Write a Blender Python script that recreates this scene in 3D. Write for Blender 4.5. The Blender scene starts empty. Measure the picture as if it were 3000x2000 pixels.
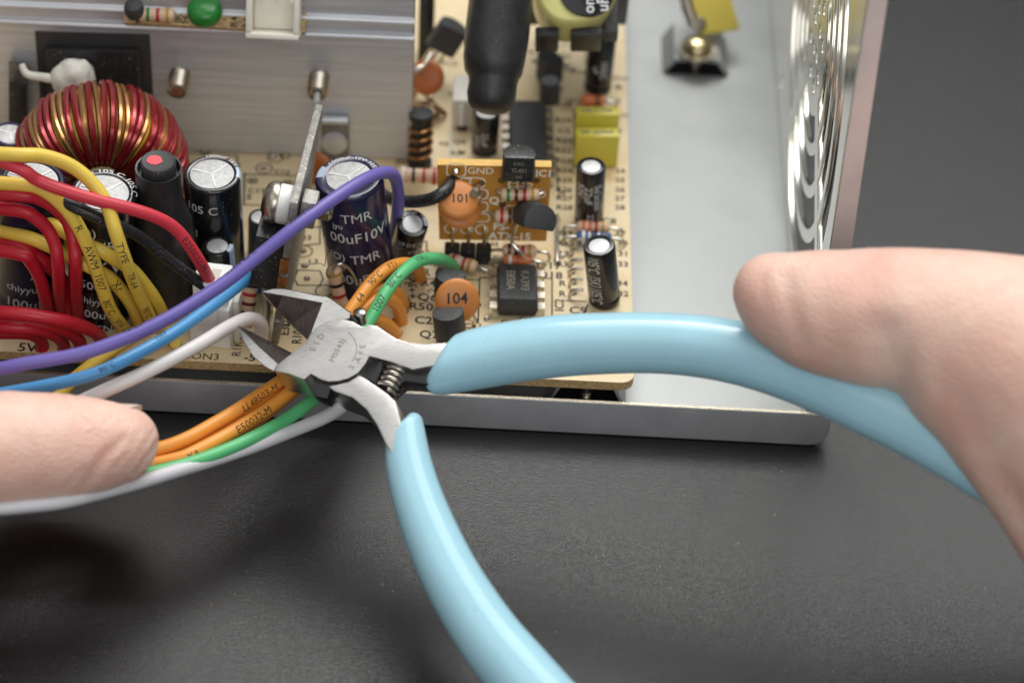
import bpy, bmesh, math, random
from mathutils import Vector as V, Matrix as M, noise as NZ
random.seed(7)
sc = bpy.context.scene
C = sc.collection
sc.unit_settings.system = 'METRIC'
sc.unit_settings.scale_length = 0.01          # one unit is one centimetre
# ------------------------------------------------------------------ camera
F = 5900.0                                     # focal length in pixels of a 2352 px wide picture
PIT, PSI, RHO = math.radians(42), .018, .060
fw = V((math.sin(PSI)*math.cos(PIT), math.cos(PSI)*math.cos(PIT), -math.sin(PIT)))
_r0 = fw.cross(V((0, 0, 1))).normalized(); _u0 = _r0.cross(fw)
cr = math.cos(RHO)*_r0 + math.sin(RHO)*_u0
cu_ = -math.sin(RHO)*_r0 + math.cos(RHO)*_u0
CAM = V((0, 1.0, .91)) - 39.5*fw
cd = bpy.data.cameras.new('camera'); cam = bpy.data.objects.new('camera', cd); C.objects.link(cam)
cam.matrix_world = M(((cr.x, cu_.x, -fw.x, CAM.x), (cr.y, cu_.y, -fw.y, CAM.y), (cr.z, cu_.z, -fw.z, CAM.z), (0, 0, 0, 1)))
cd.sensor_width = 36; cd.lens = 36*F/2352; cd.clip_start = 1; cd.clip_end = 2000
cd.dof.use_dof = True; cd.dof.focus_distance = 38.0; cd.dof.aperture_fstop = .15
sc.camera = cam
# ------------------------------------------------------------------ world and lamps
w = bpy.data.worlds.new('World'); sc.world = w; w.use_nodes = True
bg = w.node_tree.nodes['Background']; bg.inputs[0].default_value = (.93, .97, 1, 1); bg.inputs[1].default_value = .2
def area(name, loc, target, sx, sy, power, col=(1, 1, 1)):
    l = bpy.data.lights.new(name, 'AREA'); l.shape = 'RECTANGLE'; l.size = sx; l.size_y = sy; l.energy = power; l.color = col
    o = bpy.data.objects.new(name, l); C.objects.link(o); o.location = loc
    o.rotation_euler = (V(target)-V(loc)).to_track_quat('-Z', 'Y').to_euler()
    return o
area('key_fill_light', (15, 25, 57), (1, 0, 0), 60, 48, 25000, (1, .985, .96))
area('key_fill_light', (0, 33, 44), (-1, -5, 0), 28, 15, 7000, (1, .985, .96))  # smaller lamp added for a hot spot in the table's reflection
area('key_fill_light', (-24, -12, 58), (0, 2, 0), 46, 40, 3000, (1, .985, .955))  # weak fill lamp added overhead at front left
area('key_fill_light', (10, -52, 44), (2, 0, 0), 46, 30, 9500, (1, .99, .98))  # fill lamp added behind the viewer to brighten lip, heat sink and hands
sc.view_settings.view_transform = 'Standard'; sc.view_settings.look = 'None'
sc.view_settings.exposure = .45; sc.view_settings.gamma = 1
try: sc.cycles.use_denoising = True; sc.cycles.max_bounces = 8
except Exception: pass
# ------------------------------------------------------------------ rays: a pixel of the 2352 x 1568 picture to a point on a plane of the place
def ray(px, py): return fw + cr*((px-1176)/F) - cu_*((py-784)/F)
def on(px, py, z): d = ray(px, py); return CAM + d*((z-CAM.z)/d.z)
def onpl(px, py, p0, n): d = ray(px, py); return CAM + d*((p0-CAM).dot(n)/d.dot(n))
def px_size(p): return (p-CAM).dot(fw)/F
ZB = .91                                       # top face of the circuit board
# ------------------------------------------------------------------ materials
def S(h):
    if isinstance(h, str):
        c = [int(h[i:i+2], 16)/255 for i in (0, 2, 4)]
        return tuple(x/12.92 if x < .04045 else ((x+.055)/1.055)**2.4 for x in c)
    return h
class NT:
    def __init__(s, m): s.t = m.node_tree; s.n = s.t.nodes; s.l = s.t.links
    def new(s, k, **kw):
        x = s.n.new(k)
        for a, b in kw.items(): setattr(x, a, b)
        return x
    def ln(s, a, b): s.l.new(a, b)
MATS = {}
def mat(name, col, rough=.4, metal=0, var=.12, vscale=3, bump=0, bscale=20, spec=.5, stretch=None, dust=0, dscale=25, col2=None, sss=0, coat=0, rvar=.1, dcol=(.55, .53, .48)):
    if name in MATS: return MATS[name]
    m = bpy.data.materials.new(name); m.use_nodes = True; MATS[name] = m
    t = NT(m); b = t.n['Principled BSDF']; c = S(col)
    tc = t.new('ShaderNodeTexCoord'); co = tc.outputs['Object']
    if stretch:
        mp = t.new('ShaderNodeMapping'); mp.inputs['Scale'].default_value = stretch; t.ln(co, mp.inputs[0]); cs = mp.outputs[0]
    else: cs = co
    nz = t.new('ShaderNodeTexNoise'); nz.inputs['Scale'].default_value = vscale; nz.inputs['Detail'].default_value = 6; nz.inputs['Roughness'].default_value = .62
    t.ln(cs, nz.inputs['Vector'])
    rp = t.new('ShaderNodeValToRGB'); rp.color_ramp.elements[0].position = .3; rp.color_ramp.elements[1].position = .7
    c2 = S(col2) if col2 else tuple(min(1, x*(1+var)) for x in c)
    c1 = tuple(x*(1-var) for x in c)
    rp.color_ramp.elements[0].color = (*c1, 1); rp.color_ramp.elements[1].color = (*c2, 1)
    t.ln(nz.outputs['Fac'], rp.inputs[0]); out = rp.outputs[0]
    if dust:
        dn = t.new('ShaderNodeTexNoise'); dn.inputs['Scale'].default_value = dscale; dn.inputs['Detail'].default_value = 3
        t.ln(co, dn.inputs['Vector'])
        dr = t.new('ShaderNodeValToRGB'); dr.color_ramp.elements[0].position = .72-dust*.25; dr.color_ramp.elements[1].position = .80-dust*.2
        t.ln(dn.outputs['Fac'], dr.inputs[0])
        mx = t.new('ShaderNodeMix', data_type='RGBA'); t.ln(dr.outputs[0], mx.inputs[0]); t.ln(out, mx.inputs[6]); mx.inputs[7].default_value = (*dcol, 1)
        out = mx.outputs[2]
    t.ln(out, b.inputs['Base Color'])
    b.inputs['Metallic'].default_value = metal; b.inputs['Specular IOR Level'].default_value = spec
    if rvar:
        mr = t.new('ShaderNodeMapRange'); mr.inputs[3].default_value = max(.02, rough-rvar); mr.inputs[4].default_value = min(1, rough+rvar)
        t.ln(nz.outputs['Fac'], mr.inputs[0]); t.ln(mr.outputs[0], b.inputs['Roughness'])
    else: b.inputs['Roughness'].default_value = rough
    if sss:
        b.inputs['Subsurface Weight'].default_value = sss; b.inputs['Subsurface Radius'].default_value = (1, .35, .2); b.inputs['Subsurface Scale'].default_value = .22
    if coat: b.inputs['Coat Weight'].default_value = coat; b.inputs['Coat Roughness'].default_value = .12
    if bump:
        bn = t.new('ShaderNodeTexNoise'); bn.inputs['Scale'].default_value = bscale; bn.inputs['Detail'].default_value = 3
        t.ln(cs, bn.inputs['Vector'])
        bp = t.new('ShaderNodeBump'); bp.inputs['Strength'].default_value = bump; bp.inputs['Distance'].default_value = .02
        t.ln(bn.outputs['Fac'], bp.inputs['Height']); t.ln(bp.outputs[0], b.inputs['Normal'])
    return m
def skin_mat():
    m = mat('skin', 'e6b6a5', .46, 0, .04, .8, 0, 1, .42, sss=.6, col2='efd0bf', rvar=.08)
    t = NT(m); b = t.n['Principled BSDF']; tc = t.new('ShaderNodeTexCoord')
    v = t.new('ShaderNodeTexVoronoi'); v.inputs['Scale'].default_value = 26
    mp = t.new('ShaderNodeMapping'); mp.inputs['Scale'].default_value = (.8, 1, 1); t.ln(tc.outputs['Object'], mp.inputs[0]); t.ln(mp.outputs[0], v.inputs['Vector'])
    n2 = t.new('ShaderNodeTexNoise'); n2.inputs['Scale'].default_value = 7; n2.inputs['Detail'].default_value = 8; t.ln(tc.outputs['Object'], n2.inputs['Vector'])
    ad = t.new('ShaderNodeMath', operation='ADD'); t.ln(v.outputs['Distance'], ad.inputs[0]); t.ln(n2.outputs['Fac'], ad.inputs[1])
    bp = t.new('ShaderNodeBump'); bp.inputs['Strength'].default_value = .42; bp.inputs['Distance'].default_value = .03
    t.ln(ad.outputs[0], bp.inputs['Height']); t.ln(bp.outputs[0], b.inputs['Normal'])
    return m
def board_mat():
    m = mat('phenolic board', 'dfc79a', .42, 0, .05, 1.6, .04, 60, .45, col2='e8d6b0')
    t = NT(m); b = t.n['Principled BSDF']; old = b.inputs['Base Color'].links[0].from_socket
    tc = t.new('ShaderNodeTexCoord')
    # yellow flux stains in patches
    n = t.new('ShaderNodeTexNoise'); n.inputs['Scale'].default_value = 1.1; n.inputs['Detail'].default_value = 4; t.ln(tc.outputs['Object'], n.inputs['Vector'])
    r = t.new('ShaderNodeValToRGB'); r.color_ramp.elements[0].position = .56; r.color_ramp.elements[1].position = .74; r.color_ramp.elements[1].color = (.55, .55, .55, 1)
    t.ln(n.outputs['Fac'], r.inputs[0])
    mx = t.new('ShaderNodeMix', data_type='RGBA'); t.ln(r.outputs[0], mx.inputs[0]); t.ln(old, mx.inputs[6]); mx.inputs[7].default_value = (*S('cfa14e'), 1)
    # raw fibrous cut edge
    g = t.new('ShaderNodeNewGeometry'); sx = t.new('ShaderNodeSeparateXYZ'); t.ln(g.outputs['True Normal'], sx.inputs[0])
    ma = t.new('ShaderNodeMath', operation='GREATER_THAN'); ma.inputs[1].default_value = .8; t.ln(sx.outputs['Z'], ma.inputs[0])
    mp = t.new('ShaderNodeMapping'); mp.inputs['Scale'].default_value = (9, 9, 40); t.ln(tc.outputs['Object'], mp.inputs[0])
    e = t.new('ShaderNodeTexNoise'); e.inputs['Scale'].default_value = 2; e.inputs['Detail'].default_value = 5; t.ln(mp.outputs[0], e.inputs['Vector'])
    er = t.new('ShaderNodeValToRGB'); er.color_ramp.elements[0].color = (*S('7a5a34'), 1); er.color_ramp.elements[1].color = (*S('e0c08a'), 1)
    er.color_ramp.elements[0].position = .3; er.color_ramp.elements[1].position = .65; t.ln(e.outputs['Fac'], er.inputs[0])
    m2 = t.new('ShaderNodeMix', data_type='RGBA'); t.ln(ma.outputs[0], m2.inputs[0]); t.ln(er.outputs[0], m2.inputs[6]); t.ln(mx.outputs[2], m2.inputs[7])
    t.ln(m2.outputs[2], b.inputs['Base Color'])
    return m
def table_mat():
    m = mat('black textured plastic', (.006, .006, .0062), .26, 0, .15, 1.5, 0, 1, .52, rvar=.03)
    t = NT(m); b = t.n['Principled BSDF']; tc = t.new('ShaderNodeTexCoord')
    n = t.new('ShaderNodeTexNoise'); n.inputs['Scale'].default_value = 72; n.inputs['Detail'].default_value = 2.0; n.inputs['Roughness'].default_value = .6; t.ln(tc.outputs['Object'], n.inputs['Vector'])
    v = t.new('ShaderNodeTexVoronoi'); v.inputs['Scale'].default_value = 66; t.ln(tc.outputs['Object'], v.inputs['Vector'])
    a = t.new('ShaderNodeMath', operation='ADD'); t.ln(n.outputs['Fac'], a.inputs[0]); t.ln(v.outputs['Distance'], a.inputs[1])
    bp = t.new('ShaderNodeBump'); bp.inputs['Strength'].default_value = .48; bp.inputs['Distance'].default_value = .0075
    t.ln(a.outputs[0], bp.inputs['Height']); t.ln(bp.outputs[0], b.inputs['Normal'])
    return m
SKIN = skin_mat(); BOARD = board_mat(); TABLE = table_mat()
STEEL = mat('brushed steel', (.66, .645, .62), .30, 1, .12, 2.2, .16, 8, stretch=(3, 26, 3), rvar=.09)
STEELG = mat('ground steel', (.20, .18, .17), .42, 1, .35, 2, .35, 6, stretch=(30, 3, 3))
BLACKST = mat('blackened steel', (.012, .012, .013), .30, 0, .3, 4, .08, 14, .6)
SPRING = mat('spring steel', (.36, .33, .29), .22, 1, .1)
GALV = mat('galvanised sheet', (.40, .415, .41), .46, .4, .09, .8, .05, 40, dust=.16, dscale=14, dcol=(.40, .42, .41), rvar=.14)
GALVD = mat('galvanised flange', (.42, .42, .435), .5, .3, .10, 2, .05, 40)
CUTEDGE = mat('raw sheared edge', (.42, .38, .30), .4, .8, .5, 30, .3, 40)
CHROME = mat('bright plated sheet', (.72, .71, .64), .16, 1, .08, 2)
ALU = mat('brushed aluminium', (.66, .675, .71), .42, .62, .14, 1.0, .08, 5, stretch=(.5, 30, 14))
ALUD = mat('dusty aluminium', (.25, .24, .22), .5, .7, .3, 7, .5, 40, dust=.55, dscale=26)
TIN = mat('tinned wire', (.66, .62, .55), .3, 1, .15, 8)
NICKEL = mat('nickel', (.44, .40, .33), .3, 1, .2, 6, .1, 30)
SILVER = mat('can top', (.37, .37, .365), .5, .55, .25, 12, .15, 50, dust=.3, dscale=30, dcol=(.28, .28, .27))
SILVERW = mat('clean can top', (.56, .56, .56), .46, .4, .1, 12, .1, 50)
BLKPL = mat('black plastic', (.016, .016, .017), .38, 0, .2, 4, .05, 30, dust=.25, dscale=38)
BLKMAT = mat('matt moulding', (.035, .036, .038), .55, 0, .2, 6, .2, 45, dust=.3, dscale=45, dcol=(.3, .3, .29))
BLKSLV = mat('glossy black sleeve', (.008, .008, .010), .16, 0, .2, 4, .02, 14, .6, dust=.16, dscale=50)
NAVY = mat('navy sleeve', (.014, .013, .055), .2, 0, .25, 4, .02, 14, .6, dust=.12, dscale=50)
SHRINK = mat('dusty heat shrink', (.016, .016, .017), .40, 0, .3, 5, .22, 60, dust=.30, dscale=70, dcol=(.26, .25, .24))
STRIPE = mat('pale stripe', (.42, .50, .62), .3, 0, .08)
WPRINT = mat('white print', (.62, .62, .62), .5, 0, .05)
SPRINT = mat('silver print', (.40, .42, .46), .45, 0, .08)
DPRINT = mat('dark print', (.02, .018, .015), .6, 0, .2)
GPRINT = mat('faint chip print', (.30, .28, .22), .5, 0, .2)
SILK = mat('black silkscreen', (.028, .024, .018), .6, 0, .35, 14)
SILKW = mat('cream silkscreen', (.92, .88, .76), .6, 0, .1, 14)
BROWN = mat('brown board', 'c98f3a', .38, 0, .1, 4, .03, 50, col2='bd8232')
BROWNE = mat('brown board edge', 'cfa650', .5, 0, .15, 10)
ORNG = mat('orange ceramic coat', 'c27a3a', .42, 0, .06, 3, .06, 40, dust=.12, dscale=40)
ORNGD = mat('dark orange coat', 'a2561e', .42, 0, .1, 3)
YFILM = mat('yellow film box', 'd0c44a', .35, 0, .04, 3)
YTAPE = mat('pale yellow tape', 'cdc87e', .3, 0, .05, 3, coat=.2)
BEIGE = mat('resistor coat', 'd8b89a', .32, 0, .06, 5)
BLUEC = mat('blue coat', '2f5f94', .35, 0, .1, 5)
CREAM = mat('cream nylon', 'e6e2d4', .42, 0, .03, 3, sss=.1)
WHITEN = mat('white nylon', 'ececea', .4, 0, .03, 3, sss=.1)
REDDOT = mat('red paint', 'd8505c', .6, 0, .06, 6, .2, 40)
COPPER = mat('bare enamel copper', (.48, .24, .10), .26, .85, .15, 3)
REDCU = mat('red enamel copper', (.25, .012, .016), .26, .5, .2, 3, coat=.25)
YCORE = mat('yellow core', 'c9ab2e', .45, 0, .1, 3)
GREENC = mat('green coat', '1f7a2c', .25, 0, .08, 4)
PADGREY = mat('insulating pad', (.045, .042, .040), .6, 0, .1, 3)
GLUE = mat('white silicone', (.66, .65, .58), .55, 0, .15, 5, .5, 12)
HANDLE = mat('light blue grip', 'a8d5e4', .17, 0, .03, 1.6, .02, 18, .5, sss=.08, rvar=.07, dust=.10, dscale=9, dcol=(.36, .52, .58))
NAIL = mat('nail', 'efd6c6', .3, 0, .04, 3, coat=.3)
GREYBOX = mat('grey box', 'c9c5ba', .45, 0, .04, 3)
INK = {k: mat('band '+k, v, .35, 0, .05) for k, v in dict(red='b02430', black='141414', brown='5a2c18', green='1f7a3c', gold='b08a3c', orange='d8683a', white='e2ded6', violet='5a3468').items()}
def wmat(name, c, r=.38): return mat(name+' insulation', c, r, 0, .04, 1.5, .03, 26, .45, dust=.05, dscale=40, dcol=(.08, .06, .05), sss=.05)
WP = wmat('violet', '6a5fa8'); WB = wmat('blue', '4f95cc'); WW = wmat('white', 'e2dedc'); WG = wmat('grey', 'cfced2'); WGR = wmat('green', '5ab878')
WO = wmat('orange', 'ea9a3e'); WY = wmat('yellow', 'dfc04e'); WR = wmat('red', 'b21a2c'); WRB = wmat('bright red', 'c83644'); WK = mat('black insulation', (.012, .012, .013), .4, 0, .2, 4, .05, 30, dust=.3, dscale=50)
# ------------------------------------------------------------------ mesh helpers
class B:
    def __init__(s): s.v = []; s.f = []
    def add(s, vs, fs, m=None):
        k = len(s.v); s.v += [(m @ V(p) if m else V(p)) for p in vs]; s.f += [tuple(i+k for i in f) for f in fs]; return s
    def box(s, lo, hi, m=None, bev=0):
        bm = bmesh.new(); bmesh.ops.create_cube(bm, size=1)
        for v in bm.verts: v.co = V([lo[i]+(v.co[i]+.5)*(hi[i]-lo[i]) for i in range(3)])
        if bev: bmesh.ops.bevel(bm, geom=bm.edges[:], offset=bev, segments=2, affect='EDGES', profile=.5)
        bm.verts.index_update(); s.add([v.co.copy() for v in bm.verts], [[v.index for v in f.verts] for f in bm.faces], m); bm.free(); return s
    def lathe(s, prof, seg=32, m=None):
        vs = []; fs = []; n = len(prof)
        for r, z in prof:
            for k in range(seg): a = 2*math.pi*k/seg; vs.append((r*math.cos(a), r*math.sin(a), z))
        for i in range(n-1):
            for k in range(seg): a = i*seg+k; b = i*seg+(k+1) % seg; fs.append((a, b, b+seg, a+seg))
        fs.append(tuple(range(seg))[::-1]); fs.append(tuple((n-1)*seg+k for k in range(seg)))
        return s.add(vs, fs, m)
    def tube(s, pts, rad, seg=12, ell=None, nrm=None, shear=None):
        n = len(pts); rr = rad if hasattr(rad, '__len__') else [rad]*n
        T = [(pts[min(i+1, n-1)]-pts[max(i-1, 0)]).normalized() for i in range(n)]
        N = (nrm - T[0]*nrm.dot(T[0])).normalized() if nrm else T[0].orthogonal().normalized()
        vs = []; fs = []
        for i in range(n):
            if nrm: N = (nrm - T[i]*nrm.dot(T[i])).normalized()
            else: N = (N - T[i]*N.dot(T[i])).normalized()
            Bn = T[i].cross(N)
            for k in range(seg):
                a = 2*math.pi*k/seg; e = ell or 1
                p = pts[i] + N*(rr[i]*e*math.cos(a)) + Bn*(rr[i]*math.sin(a))
                if shear and shear[i]: p = p + T[i]*(shear[i]*math.sin(a))
                vs.append(p)
        for i in range(n-1):
            for k in range(seg): a = i*seg+k; b = i*seg+(k+1) % seg; fs.append((a, b, b+seg, a+seg))
        fs.append(tuple(range(seg))[::-1]); fs.append(tuple((n-1)*seg+k for k in range(seg)))
        return s.add(vs, fs)
    def prism(s, top, bot):
        n = len(top); k = len(s.v); s.v += [V(p) for p in top]+[V(p) for p in bot]
        s.f.append(tuple(range(k, k+n))); s.f.append(tuple(range(k+2*n-1, k+n-1, -1)))
        for i in range(n): j = (i+1) % n; s.f.append((k+j, k+i, k+n+i, k+n+j))
        return s
ORG = {}
def setp(o, label=None, cat=None, group=None, kind=None):
    for k, x in (('label', label), ('category', cat), ('group', group), ('kind', kind)):
        if x: o[k] = x
    return o
def thing(name, label, cat, m=None, group=None):
    o = bpy.data.objects.new(name, None); C.objects.link(o); o.empty_display_size = .2
    mm = m if isinstance(m, M) else M.Translation(m if m is not None else (0, 0, 0))
    o.matrix_world = mm; ORG[o.name] = mm
    return setp(o, label, cat, group)
def mk(name, b, mt, parent=None, world=False, smooth=True, angle=38, bevel=0, fix=True, label=None, kind=None, loc=None):
    vs = b.v; org = V((0, 0, 0))
    if parent is not None and world: inv = ORG[parent.name].inverted(); vs = [inv @ p for p in vs]
    if parent is None:
        lo = V([min(p[i] for p in vs) for i in range(3)]); hi = V([max(p[i] for p in vs) for i in range(3)])
        org = V(((lo.x+hi.x)/2, (lo.y+hi.y)/2, lo.z)); vs = [p-org for p in vs]
    me = bpy.data.meshes.new(name); me.from_pydata([tuple(p) for p in vs], [], b.f)
    if fix or bevel:
        bm = bmesh.new(); bm.from_mesh(me)
        if fix: bmesh.ops.recalc_face_normals(bm, faces=bm.faces[:])
        if bevel:
            es = [e for e in bm.edges if len(e.link_faces) == 2 and e.calc_face_angle(0) > .6]
            bmesh.ops.bevel(bm, geom=es, offset=bevel, segments=2, affect='EDGES', profile=.6, clamp_overlap=True)
        bm.to_mesh(me); bm.free()
    me.materials.append(mt)
    if smooth:
        for p in me.polygons: p.use_smooth = True
        me.set_sharp_from_angle(angle=math.radians(angle))
    o = bpy.data.objects.new(name, me); C.objects.link(o)
    if parent is not None: o.parent = parent; ORG[o.name] = ORG[parent.name]
    else: o.location = org; ORG[o.name] = M.Translation(org)
    if label: o['label'] = label
    if kind: o['kind'] = kind
    return o
_tc = {}
def tmesh(s, off=0.0, res=2, fine=False):
    k = (s, off, res, fine)
    if k not in _tc:
        c = bpy.data.curves.new('t', 'FONT'); c.body = s; c.resolution_u = res; c.offset = off; c.size = 1
        o = bpy.data.objects.new('t', c); me = bpy.data.meshes.new_from_object(o)
        vs = [v.co.copy() for v in me.vertices]; fs = [tuple(p.vertices) for p in me.polygons]
        bpy.data.objects.remove(o); bpy.data.curves.remove(c); bpy.data.meshes.remove(me)
        bm = bmesh.new(); vv = [bm.verts.new(v) for v in vs]
        for f in fs:
            try: bm.faces.new([vv[i] for i in f])
            except ValueError: pass
        bmesh.ops.remove_doubles(bm, verts=bm.verts[:], dist=1e-5)
        for _ in range(3 if fine else 0):
            es = [e for e in bm.edges if e.calc_length() > .16]
            if not es: break
            bmesh.ops.subdivide_edges(bm, edges=es, cuts=1); bmesh.ops.triangulate(bm, faces=bm.faces[:])
        bm.verts.index_update()
        vs = [v.co.copy() for v in bm.verts]; fs = [[v.index for v in f.verts] for f in bm.faces]; bm.free()
        xs = [v.x for v in vs]; w = max(xs)-min(xs); x0 = min(xs)
        _tc[k] = ([(v.x-x0, v.y) for v in vs], fs, w)
    return _tc[k]
def letter(s, size, f, mt, parent, world=True, center=True, off=.012, sx=1.0, res=2, fine=False):
    if off > 0 and any(q in 'MWKN' for q in s): off = 0
    vs, fs, w = tmesh(s, off, res, fine); b = B()
    b.add([f(((x-w/2) if center else x)*size*sx, (y-(.36 if center else 0))*size) for x, y in vs], fs)
    return mk('lettering', b, mt, parent, world, smooth=False, fix=False)
def cat(pts, k=6):
    out = []; n = len(pts)
    for i in range(n-1):
        p0, p1, p2, p3 = pts[max(i-1, 0)], pts[i], pts[i+1], pts[min(i+2, n-1)]
        for j in range(k):
            t = j/k
            out.append(.5*((2*p1)+(p2-p0)*t+(2*p0-5*p1+4*p2-p3)*t*t+(3*p1-p0-3*p2+p3)*t**3))
    out.append(pts[-1].copy()); return out
def frame(z, x=None):
    z = z.normalized(); x = x or V((1, 0, 0)); x = (x-z*x.dot(z)).normalized(); y = z.cross(x)
    return M(((x.x, y.x, z.x, 0), (x.y, y.y, z.y, 0), (x.z, y.z, z.z, 0), (0, 0, 0, 1)))
def cyl_m(p, z, x=None): return M.Translation(p) @ frame(z, x)
# ------------------------------------------------------------------ the table
b = B(); b.add([(-300, -200, 0), (300, -200, 0), (300, 500, 0), (-300, 500, 0)], [(0, 1, 2, 3)])
setp(mk('table_surface', b, TABLE, smooth=False), 'black finely textured table top under the whole scene', None, None, 'structure')
# ------------------------------------------------------------------ steel case tray
LZ = .66
lip0, lip1 = on(46, 853.5, LZ), on(1911, 951, LZ)
ex = (lip1-lip0).normalized(); ey = V((-ex.y, ex.x, 0)); CX = lip1.copy(); CX.z = 0
def tr(a, y, z): return CX + ex*a + ey*y + V((0, 0, z))          # a: along the lip from its right end, y: into the tray
tray = thing('case_tray', 'open sheet steel power supply case tray with low front flange and fan grille side', 'metal case', tr(-7, 6, 0))
A0 = -26.0; A1 = -.36
floor = B().box((A0, .06, .03), (A1, 16, .10)); floor.v = [tr(*p) for p in floor.v]
fl = mk('floor_sheet', floor, GALV, tray, True, smooth=False)
# front flange with rounded lower right corner
pf = [(A0, .02), (-.30, .02), (-.16, .05), (-.06, .13), (-.01, .24), (0, .40), (-.01, LZ-.05), (-.05, LZ-.01), (-.12, LZ), (A0, LZ)]
fb = B().prism([tr(a, -.035, z) for a, z in pf], [tr(a, .035, z) for a, z in pf])
mk('front_flange', fb, GALVD, tray, True, bevel=.012)
eb = B().box((A0, -.024, LZ-.002), (-.14, .026, LZ+.006)); eb.v = [tr(*p) for p in eb.v]
mk('sheared_edge', eb, CUTEDGE, tray, True, smooth=False)
# side wall with punched fan grille, filled 2D curve
FC = 4.75
def slot(c, pts):
    s = c.splines.new('POLY'); s.points.add(len(pts)-1); s.use_cyclic_u = True
    for p, q in zip(s.points, pts): p.co = (q[0], q[1], 0, 1)
c = bpy.data.curves.new('grille', 'CURVE'); c.dimensions = '2D'; c.fill_mode = 'BOTH'; c.extrude = .022; c.bevel_depth = .022; c.bevel_resolution = 2
slot(c, [(.35, .1), (15.5, .1), (15.5, 8.6), (.35, 8.6)])
zc = 4.35; yc = FC
for ri, ro in ((3.28, 3.92), (2.58, 3.10), (1.92, 2.42), (1.3, 1.76)):
    for q in range(4):
        g = .10; a0 = math.radians(90*q+30)+g/ri*1.6; a1 = math.radians(90*q+120)-g/ri*1.6; n = 22
        arc = [(yc+ro*math.cos(a0+(a1-a0)*i/n), zc+ro*math.sin(a0+(a1-a0)*i/n)) for i in range(n+1)]
        arc += [(yc+ri*math.cos(a1+(a0-a1)*i/n), zc+ri*math.sin(a1+(a0-a1)*i/n)) for i in range(n+1)]
        slot(c, arc)
holes = [(yc+r*math.cos(a), zc+r*math.sin(a)) for r, k in ((.4, 5), (.85, 9)) for a in [2*math.pi*i/k for i in range(k)]]
holes += [(yc+sx*3.55, zc+sy*3.55) for sx in (-1, 1) for sy in (-1, 1)]
holes += [(11.6+.62*i+.31*(j % 2), 1.2+.54*j) for i in range(6) for j in range(13)]
for hx, hz in holes: slot(c, [(hx+.17*math.cos(t*math.pi/6), hz+.17*math.sin(t*math.pi/6)) for t in range(12)])
o = bpy.data.objects.new('g', c); me = bpy.data.meshes.new_from_object(o)
gb = B(); gb.add([tr(A1+.05-v.co.z-.012*v.co.y, v.co.x, v.co.y) for v in me.vertices], [tuple(p.vertices) for p in me.polygons])
bpy.data.objects.remove(o); bpy.data.curves.remove(c)
mk('fan_grille', gb, CHROME, tray, True, angle=50)
tb = B().box((A1+.02, .30, .06), (A1+.36, .345, 8.6), bev=.015); tb.v = [tr(a-.012*z-.010*z*(a > A1+.1), y, z) for a, y, z in tb.v]
mk('front_fold', tb, mat('grey fold with skin reflection', 'dccdc8', .5, .1, .06, 2), tray, True)  # pinkish tint paints the hand's reflection into the fold's colour
# raised mounting bridges lanced out of the floor, opening towards the viewer, darkened by a black sheet
def bridge(px, py, wid, h):
    p = on(px, py, .11)
    r = B(); prof = [(-wid, 0), (-wid*.66, h), (wid*.66, h), (wid, 0)]
    vs = []; fs = []
    for j, y in enumerate((0, 1.1)):
        for x, z in prof: vs.append(p+ex*x+ey*y+V((0, 0, z)))
        for x, z in prof: vs.append(p+ex*(x*.93)+ey*y+V((0, 0, max(0, z-.06))))
    for i in range(3): fs += [(i, i+1, i+9, i+8), (i+4, i+12, i+13, i+5), (i, i+4, i+5, i+1), (i+8, i+9, i+13, i+12)]
    r.add(vs, fs); br = mk('mounting_bridge', r, GALV, tray, True, smooth=False)
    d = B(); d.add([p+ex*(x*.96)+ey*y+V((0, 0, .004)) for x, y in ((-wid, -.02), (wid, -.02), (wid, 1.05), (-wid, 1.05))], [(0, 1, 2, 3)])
    mk('opening_shade', d, BLACKST, br, True, smooth=False)  # flat black sheet stands in for the dark hole under the bridge
    st = B().lathe([(.09, .0), (.09, .12), (.07, .14), (.09, .17), (.07, .2), (.09, .23), (.09, h-.02)], 16, M.Translation(p+ey*.15+V((0, 0, .01))))
    mk('threaded_boss', st, NICKEL, br, True)
    return p+ey*.24+V((0, 0, h))
bt = bridge(1597, 171, .60, .33)
bridge(1345, 935, .62, .52)
# screw with washer on the rear bridge and a yellow lug under it
s = thing('earth_screw', 'round headed screw with washer on raised bridge of bare tray floor', 'screw', bt)
mk('washer', B().lathe([(.10, 0), (.36, 0), (.37, .02), (.36, .06), (.10, .06)], 28), NICKEL, s)
mk('screw_head', B().lathe([(.26, .06), (.27, .12), (.23, .20), (.13, .26), (.02, .275)], 28), mat('brass', (.62, .52, .30), .26, 1, .15), s)
yb = B().box((-.05, .1, .05), (.75, 1.2, .13), bev=.02); yb.add([], [])
l = thing('yellow_lug', 'yellow plastic tag beside the earth screw at rear of tray', 'tag', cyl_m(bt+V((.1, .15, .1)), V((.3, -.5, .8)), V((1, .25, .2))))
mk('tag_plate', yb, mat('tag yellow', 'cdbb55', .4, 0, .05), l)
rb = B().lathe([(.07, 0), (.13, .02), (.13, .08), (.07, .1)], 20, M.Translation((-.05, .3, .12))); mk('eyelet', rb, NICKEL, l)
mk('crimp_barrel', B().tube([V((-.12, .3, .12)), V((-.2, .6, .2)), V((-.25, 1.3, .45))], .11, 14), NICKEL, l)
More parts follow.
